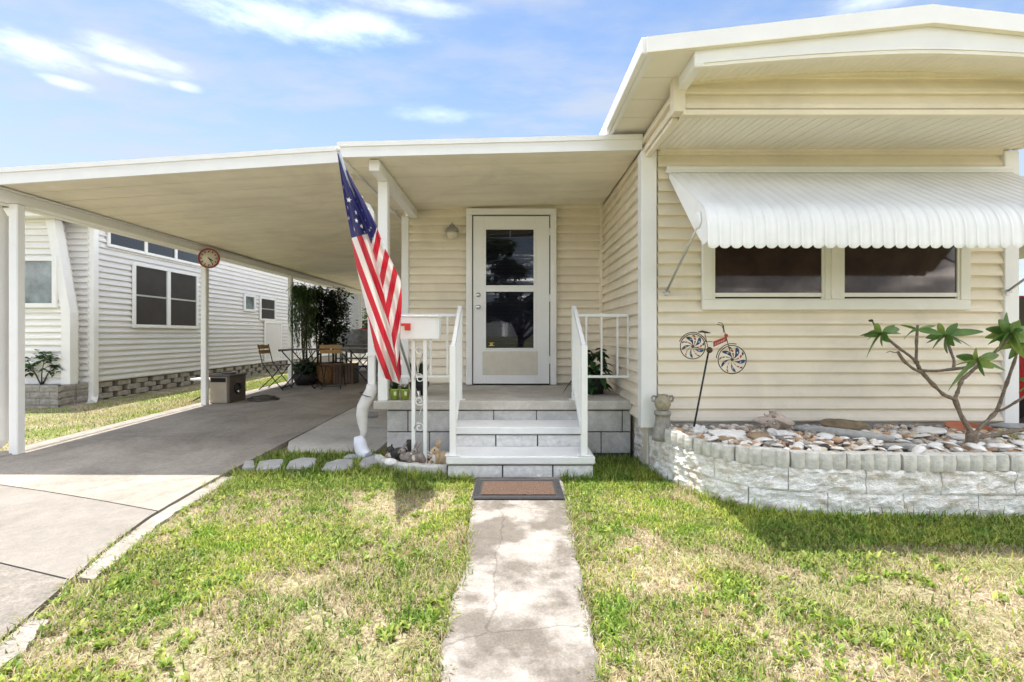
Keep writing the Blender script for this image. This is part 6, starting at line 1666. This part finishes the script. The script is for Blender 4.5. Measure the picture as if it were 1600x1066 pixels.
# ------------------------------------------------------------------ lawn grass (uncountable)
def blades(name, X, Y, Z, L, W, lean, col, label):
    N = len(X); a = RNG.uniform(0, 2 * np.pi, N); tw = a + np.pi / 2 + RNG.uniform(-.5, .5, N)
    dx, dy = np.cos(a), np.sin(a); sx, sy = np.cos(tw) * W / 2, np.sin(tw) * W / 2
    h1 = L * .55 * np.cos(lean * .6); r1 = L * .55 * np.sin(lean * .6); h2 = h1 + L * .45 * np.cos(lean * 1.35); r2 = r1 + L * .45 * np.sin(lean * 1.35)
    V = np.zeros((N, 5, 3))
    V[:, 0] = np.stack([X - sx, Y - sy, Z], 1); V[:, 1] = np.stack([X + sx, Y + sy, Z], 1)
    V[:, 2] = np.stack([X + dx * r1 + sx, Y + dy * r1 + sy, Z + h1], 1); V[:, 3] = np.stack([X + dx * r1 - sx, Y + dy * r1 - sy, Z + h1], 1)
    V[:, 4] = np.stack([X + dx * r2, Y + dy * r2, Z + h2], 1)
    base = (np.arange(N) * 5)[:, None]
    F = (np.array([0, 1, 2, 3, 3, 2, 4])[None] + base).ravel(); starts = (np.array([0, 4])[None] + (np.arange(N) * 7)[:, None]).ravel()
    C = np.repeat(col, 5, 0)
    me = np_mesh(name, V.reshape(-1, 3), F, starts, ['grass_blade'], C)
    o = bpy.data.objects.new(name, me); COL.objects.link(o); return tag(o, label, 'grass', kind='stuff')
RE = np.array(redge)
def lawn_mask(x, y):
    m = x > np.interp(y, RE[:, 1], RE[:, 0]) + .03
    # pale strip beside the drive
    on = np.zeros(len(x), bool); xr = np.interp(y, RE[:, 1], RE[:, 0])
    for (da, db) in spans: on |= (y < da) & (y > db) & (x < xr + .105 + .04 * (vnoise(x, y, 9) - .5)) 
    m &= ~on
    wob = .05 * (vnoise(x * 0 + 3, y, 6) - .5)
    m &= ~((x > np.interp(y, [1.0, 1.6, 2.1, 2.25, 3.25, 3.8], [-.245, -.24, -.262, -.225, -.275, -.285]) + .012 + wob) & (x < np.interp(y, [1.0, 1.6, 2.25, 2.4, 3.25, 3.8], [.27, .292, .325, .335, .375, .385]) - .012 + wob * .6) & (y < 3.86))
    m &= ~((x > -.30) & (x < .38) & (y > 3.24) & (y < 3.86))
    m &= ~((x > -.52) & (x < .65) & (y > 3.84))
    m &= ~((x > -1.15) & (x < -.5) & (y > np.interp(x, [-1.22, -1.12, -.98, -.84, -.69, -.535], [4.30, 4.14, 4.03, 3.975, 3.95, 3.945]) - .01))
    m &= ~((x > -1.18) & (y > 4.44) & (x < 1.15)); m &= ~((x < -1.15) & (y > 4.60))
    m &= ~((x > 1.12) & (y > np.interp(x, CURX, CURY) - .015))
    for P in STONES:
        ins = np.zeros(len(x), bool)
        for (xa, ya), (xb, yb) in zip(P, P[1:] + P[:1]):
            c1 = ((ya > y) != (yb > y)) & (x < (xb - xa) * (y - ya) / (yb - ya + 1e-9) + xa); ins ^= c1
        m &= ~ins
    return m
def lawn(n, xr_, yr, bias=0.):
    x = RNG.uniform(*xr_, n); y = RNG.uniform(*yr, n); k = lawn_mask(x, y); return x[k], y[k]
sets = [lawn(390000, (-2.45, 4.6), (1.35, 4.65)), lawn(60000, (-2.4, 5.6), (-1.5, 1.4)), lawn(25000, (4.6, 5.6), (1.4, 4.6))]
x = np.concatenate([s[0] for s in sets]); y = np.concatenate([s[1] for s in sets])
green = fnoise(x, y, 1.25); fine = fnoise(x + 31, y + 7, 4.0)
# drier towards the right front, as worn turf
gsc = green * .62 + fine * .5 - .17 * np.clip((x - .9) / 1.4, 0, 1) * np.clip((2.75 - y) / .5, 0, 1) - .02 + .01 * np.clip((-x) / 2, 0, 1)
shade_side = ((y > 3.55) & (x < 1.2)) | ((x > 1.3) & (y > 2.62))     # roof shade put into the turf as greener, denser blades
gsc = gsc + .10 * shade_side
keep = RNG.random(len(x)) < np.clip((gsc - .34) * 4.2, .30, 1)
x, y, gsc, fine, shade_side = x[keep], y[keep], gsc[keep], fine[keep], shade_side[keep]
N = len(x); weed = fnoise(x + 57, y + 23, 6.5); hue = fnoise(x + 80, y + 61, 2.4)
isg = RNG.random(N) < np.where(shade_side, np.clip((gsc - .38) * 5, .3, .93), np.clip((gsc - .475) * 4.0, .14, .80)) + .5 * (weed > .68)
L = np.where(isg, RNG.uniform(.016, .046, N), RNG.uniform(.015, .06, N)) * np.where(shade_side & isg, 1.25, 1)
edge = ((y > 3.75) & (y < 4.7) & (x < 1.15)) | ((y > np.interp(x, CURX, CURY) - .14) & (x > 1.1))
L = L * np.where(edge & (RNG.random(N) < .35), RNG.uniform(1.3, 2.3, N), 1)
W = np.where(isg, RNG.uniform(.0035, .0085, N), RNG.uniform(.0018, .0035, N))
lean = np.where(isg, RNG.uniform(.25, 1.25, N), RNG.uniform(.8, 1.5, N))
G = np.array([[.29, .40, .07], [.21, .33, .055], [.37, .45, .09], [.43, .47, .12], [.11, .18, .03]]); D = np.array([[.52, .44, .285], [.43, .35, .21], [.56, .49, .345], [.28, .20, .11], [.47, .40, .21]])
col = np.where(isg[:, None], G[RNG.integers(0, 5, N)], D[RNG.integers(0, 5, N)]) * RNG.uniform(.65, 1.2, (N, 1))
col = col * np.where(isg, .68 + .62 * hue, .74 + .5 * hue)[:, None]
col = np.where((isg & (weed > .68))[:, None], col * np.array([.78, .92, .75]), col)
yel = (isg & (hue > .50))[:, None]; col = np.where(yel, col * np.array([1.12, 1.04, .95]), col)
z = np.full(N, -.003)
blades('lawn_grass', x, y, z, L, W, lean, col, "patchy green and straw-coloured grass of the front lawn")
# strip by the neighbour
n = 60000; x = RNG.uniform(-7.4, -4.78, n); y = RNG.uniform(3.6, 12.5, n)
k = ~((x < NX + .25) & (y > 7.3)) & ~((x < NX + .9) & (y > 8.5) & (vnoise(x, y, 1.2) > .35) & (x < -5.6)); x, y = x[k], y[k]; N = len(x)
gn = fnoise(x, y, 1.5); isg = RNG.random(N) < np.clip((gn - .3) * 4, .2, .95)
L = RNG.uniform(.03, .075, N); W = RNG.uniform(.005, .010, N)
col = np.where(isg[:, None], G[RNG.integers(0, 5, N)], D[RNG.integers(0, 5, N)]) * RNG.uniform(.8, 1.2, (N, 1))
z = np.clip(.0 + (y - 5) * .0185 * np.clip((x + 6.9) / 2.1, 0, 1), -.02, .2)
blades('side_grass', x, y, z, L, W, RNG.uniform(.2, 1.1, N), col, "sunlit grass strip between the driveway and the neighbour's house")

# longer tufts leaning over the path and drive edges
n = 5200; y = RNG.uniform(.6, 3.25, n); side = RNG.random(n) < .5
wx = np.where(side, np.interp(y, [1.0, 1.6, 2.1, 2.25, 3.25, 3.8], [-.245, -.24, -.262, -.225, -.275, -.285]) + .004, np.interp(y, [1.0, 1.6, 2.25, 2.4, 3.25, 3.8], [.27, .292, .325, .335, .375, .385]) - .004); x = wx + RNG.normal(0, .010, n) * np.where(vnoise(y * 0, y, 5) > .5, 1.6, .8)
n2 = 2600; y2 = RNG.uniform(.6, 3.9, n2); x2 = np.interp(y2, RE[:, 1], RE[:, 0]) + np.where(RNG.random(n2) < .45, .012, .15) + RNG.normal(0, .012, n2)
x = np.concatenate([x, x2]); y = np.concatenate([y, y2]); n += n2
k = vnoise(x, y, 3.5) > .32; x, y = x[k], y[k]; n = len(x); isg = RNG.random(n) < .55
col = np.where(isg[:, None], G[RNG.integers(0, 5, n)], D[RNG.integers(0, 5, n)]) * RNG.uniform(.6, 1.1, (n, 1))
blades('edge_grass', x, y, np.full(n, 0.0), RNG.uniform(.03, .075, n), RNG.uniform(.003, .006, n), RNG.uniform(.3, 1.3, n), col, "ragged grass tufts along the edges of the path and the driveway")

# broad-leaved lawn weeds and dry litter
wx_, wy_ = lawn(2600, (-2.3, 4.2), (1.3, 4.4)); k = fnoise(wx_ + 57, wy_ + 23, 1.6) > .50; wx_, wy_ = wx_[k], wy_[k]
X, Y = [], []
for a, b_ in zip(wx_, wy_):
    m_ = random.randint(5, 11); X += list(a + RNG.normal(0, .012, m_)); Y += list(b_ + RNG.normal(0, .012, m_))
X = np.array(X); Y = np.array(Y); n = len(X)
col = G[RNG.integers(0, 4, n)] * RNG.uniform(.6, 1.15, (n, 1))
blades('lawn_weeds', X, Y, np.full(n, .004), RNG.uniform(.022, .045, n), RNG.uniform(.010, .018, n), RNG.uniform(.5, 1.2, n), col, "low broad-leaved weeds growing through the front lawn")
lx, ly = lawn(110, (-2.3, 4.2), (1.3, 4.3)); n = len(lx)
col = np.array([[.20, .12, .06], [.27, .18, .09], [.15, .09, .05]])[RNG.integers(0, 3, n)]
blades('dry_leaves', lx, ly, np.full(n, .025), RNG.uniform(.02, .05, n), RNG.uniform(.012, .022, n), RNG.uniform(1.2, 1.5, n), col, "scattered dry brown leaf litter on the front lawn")
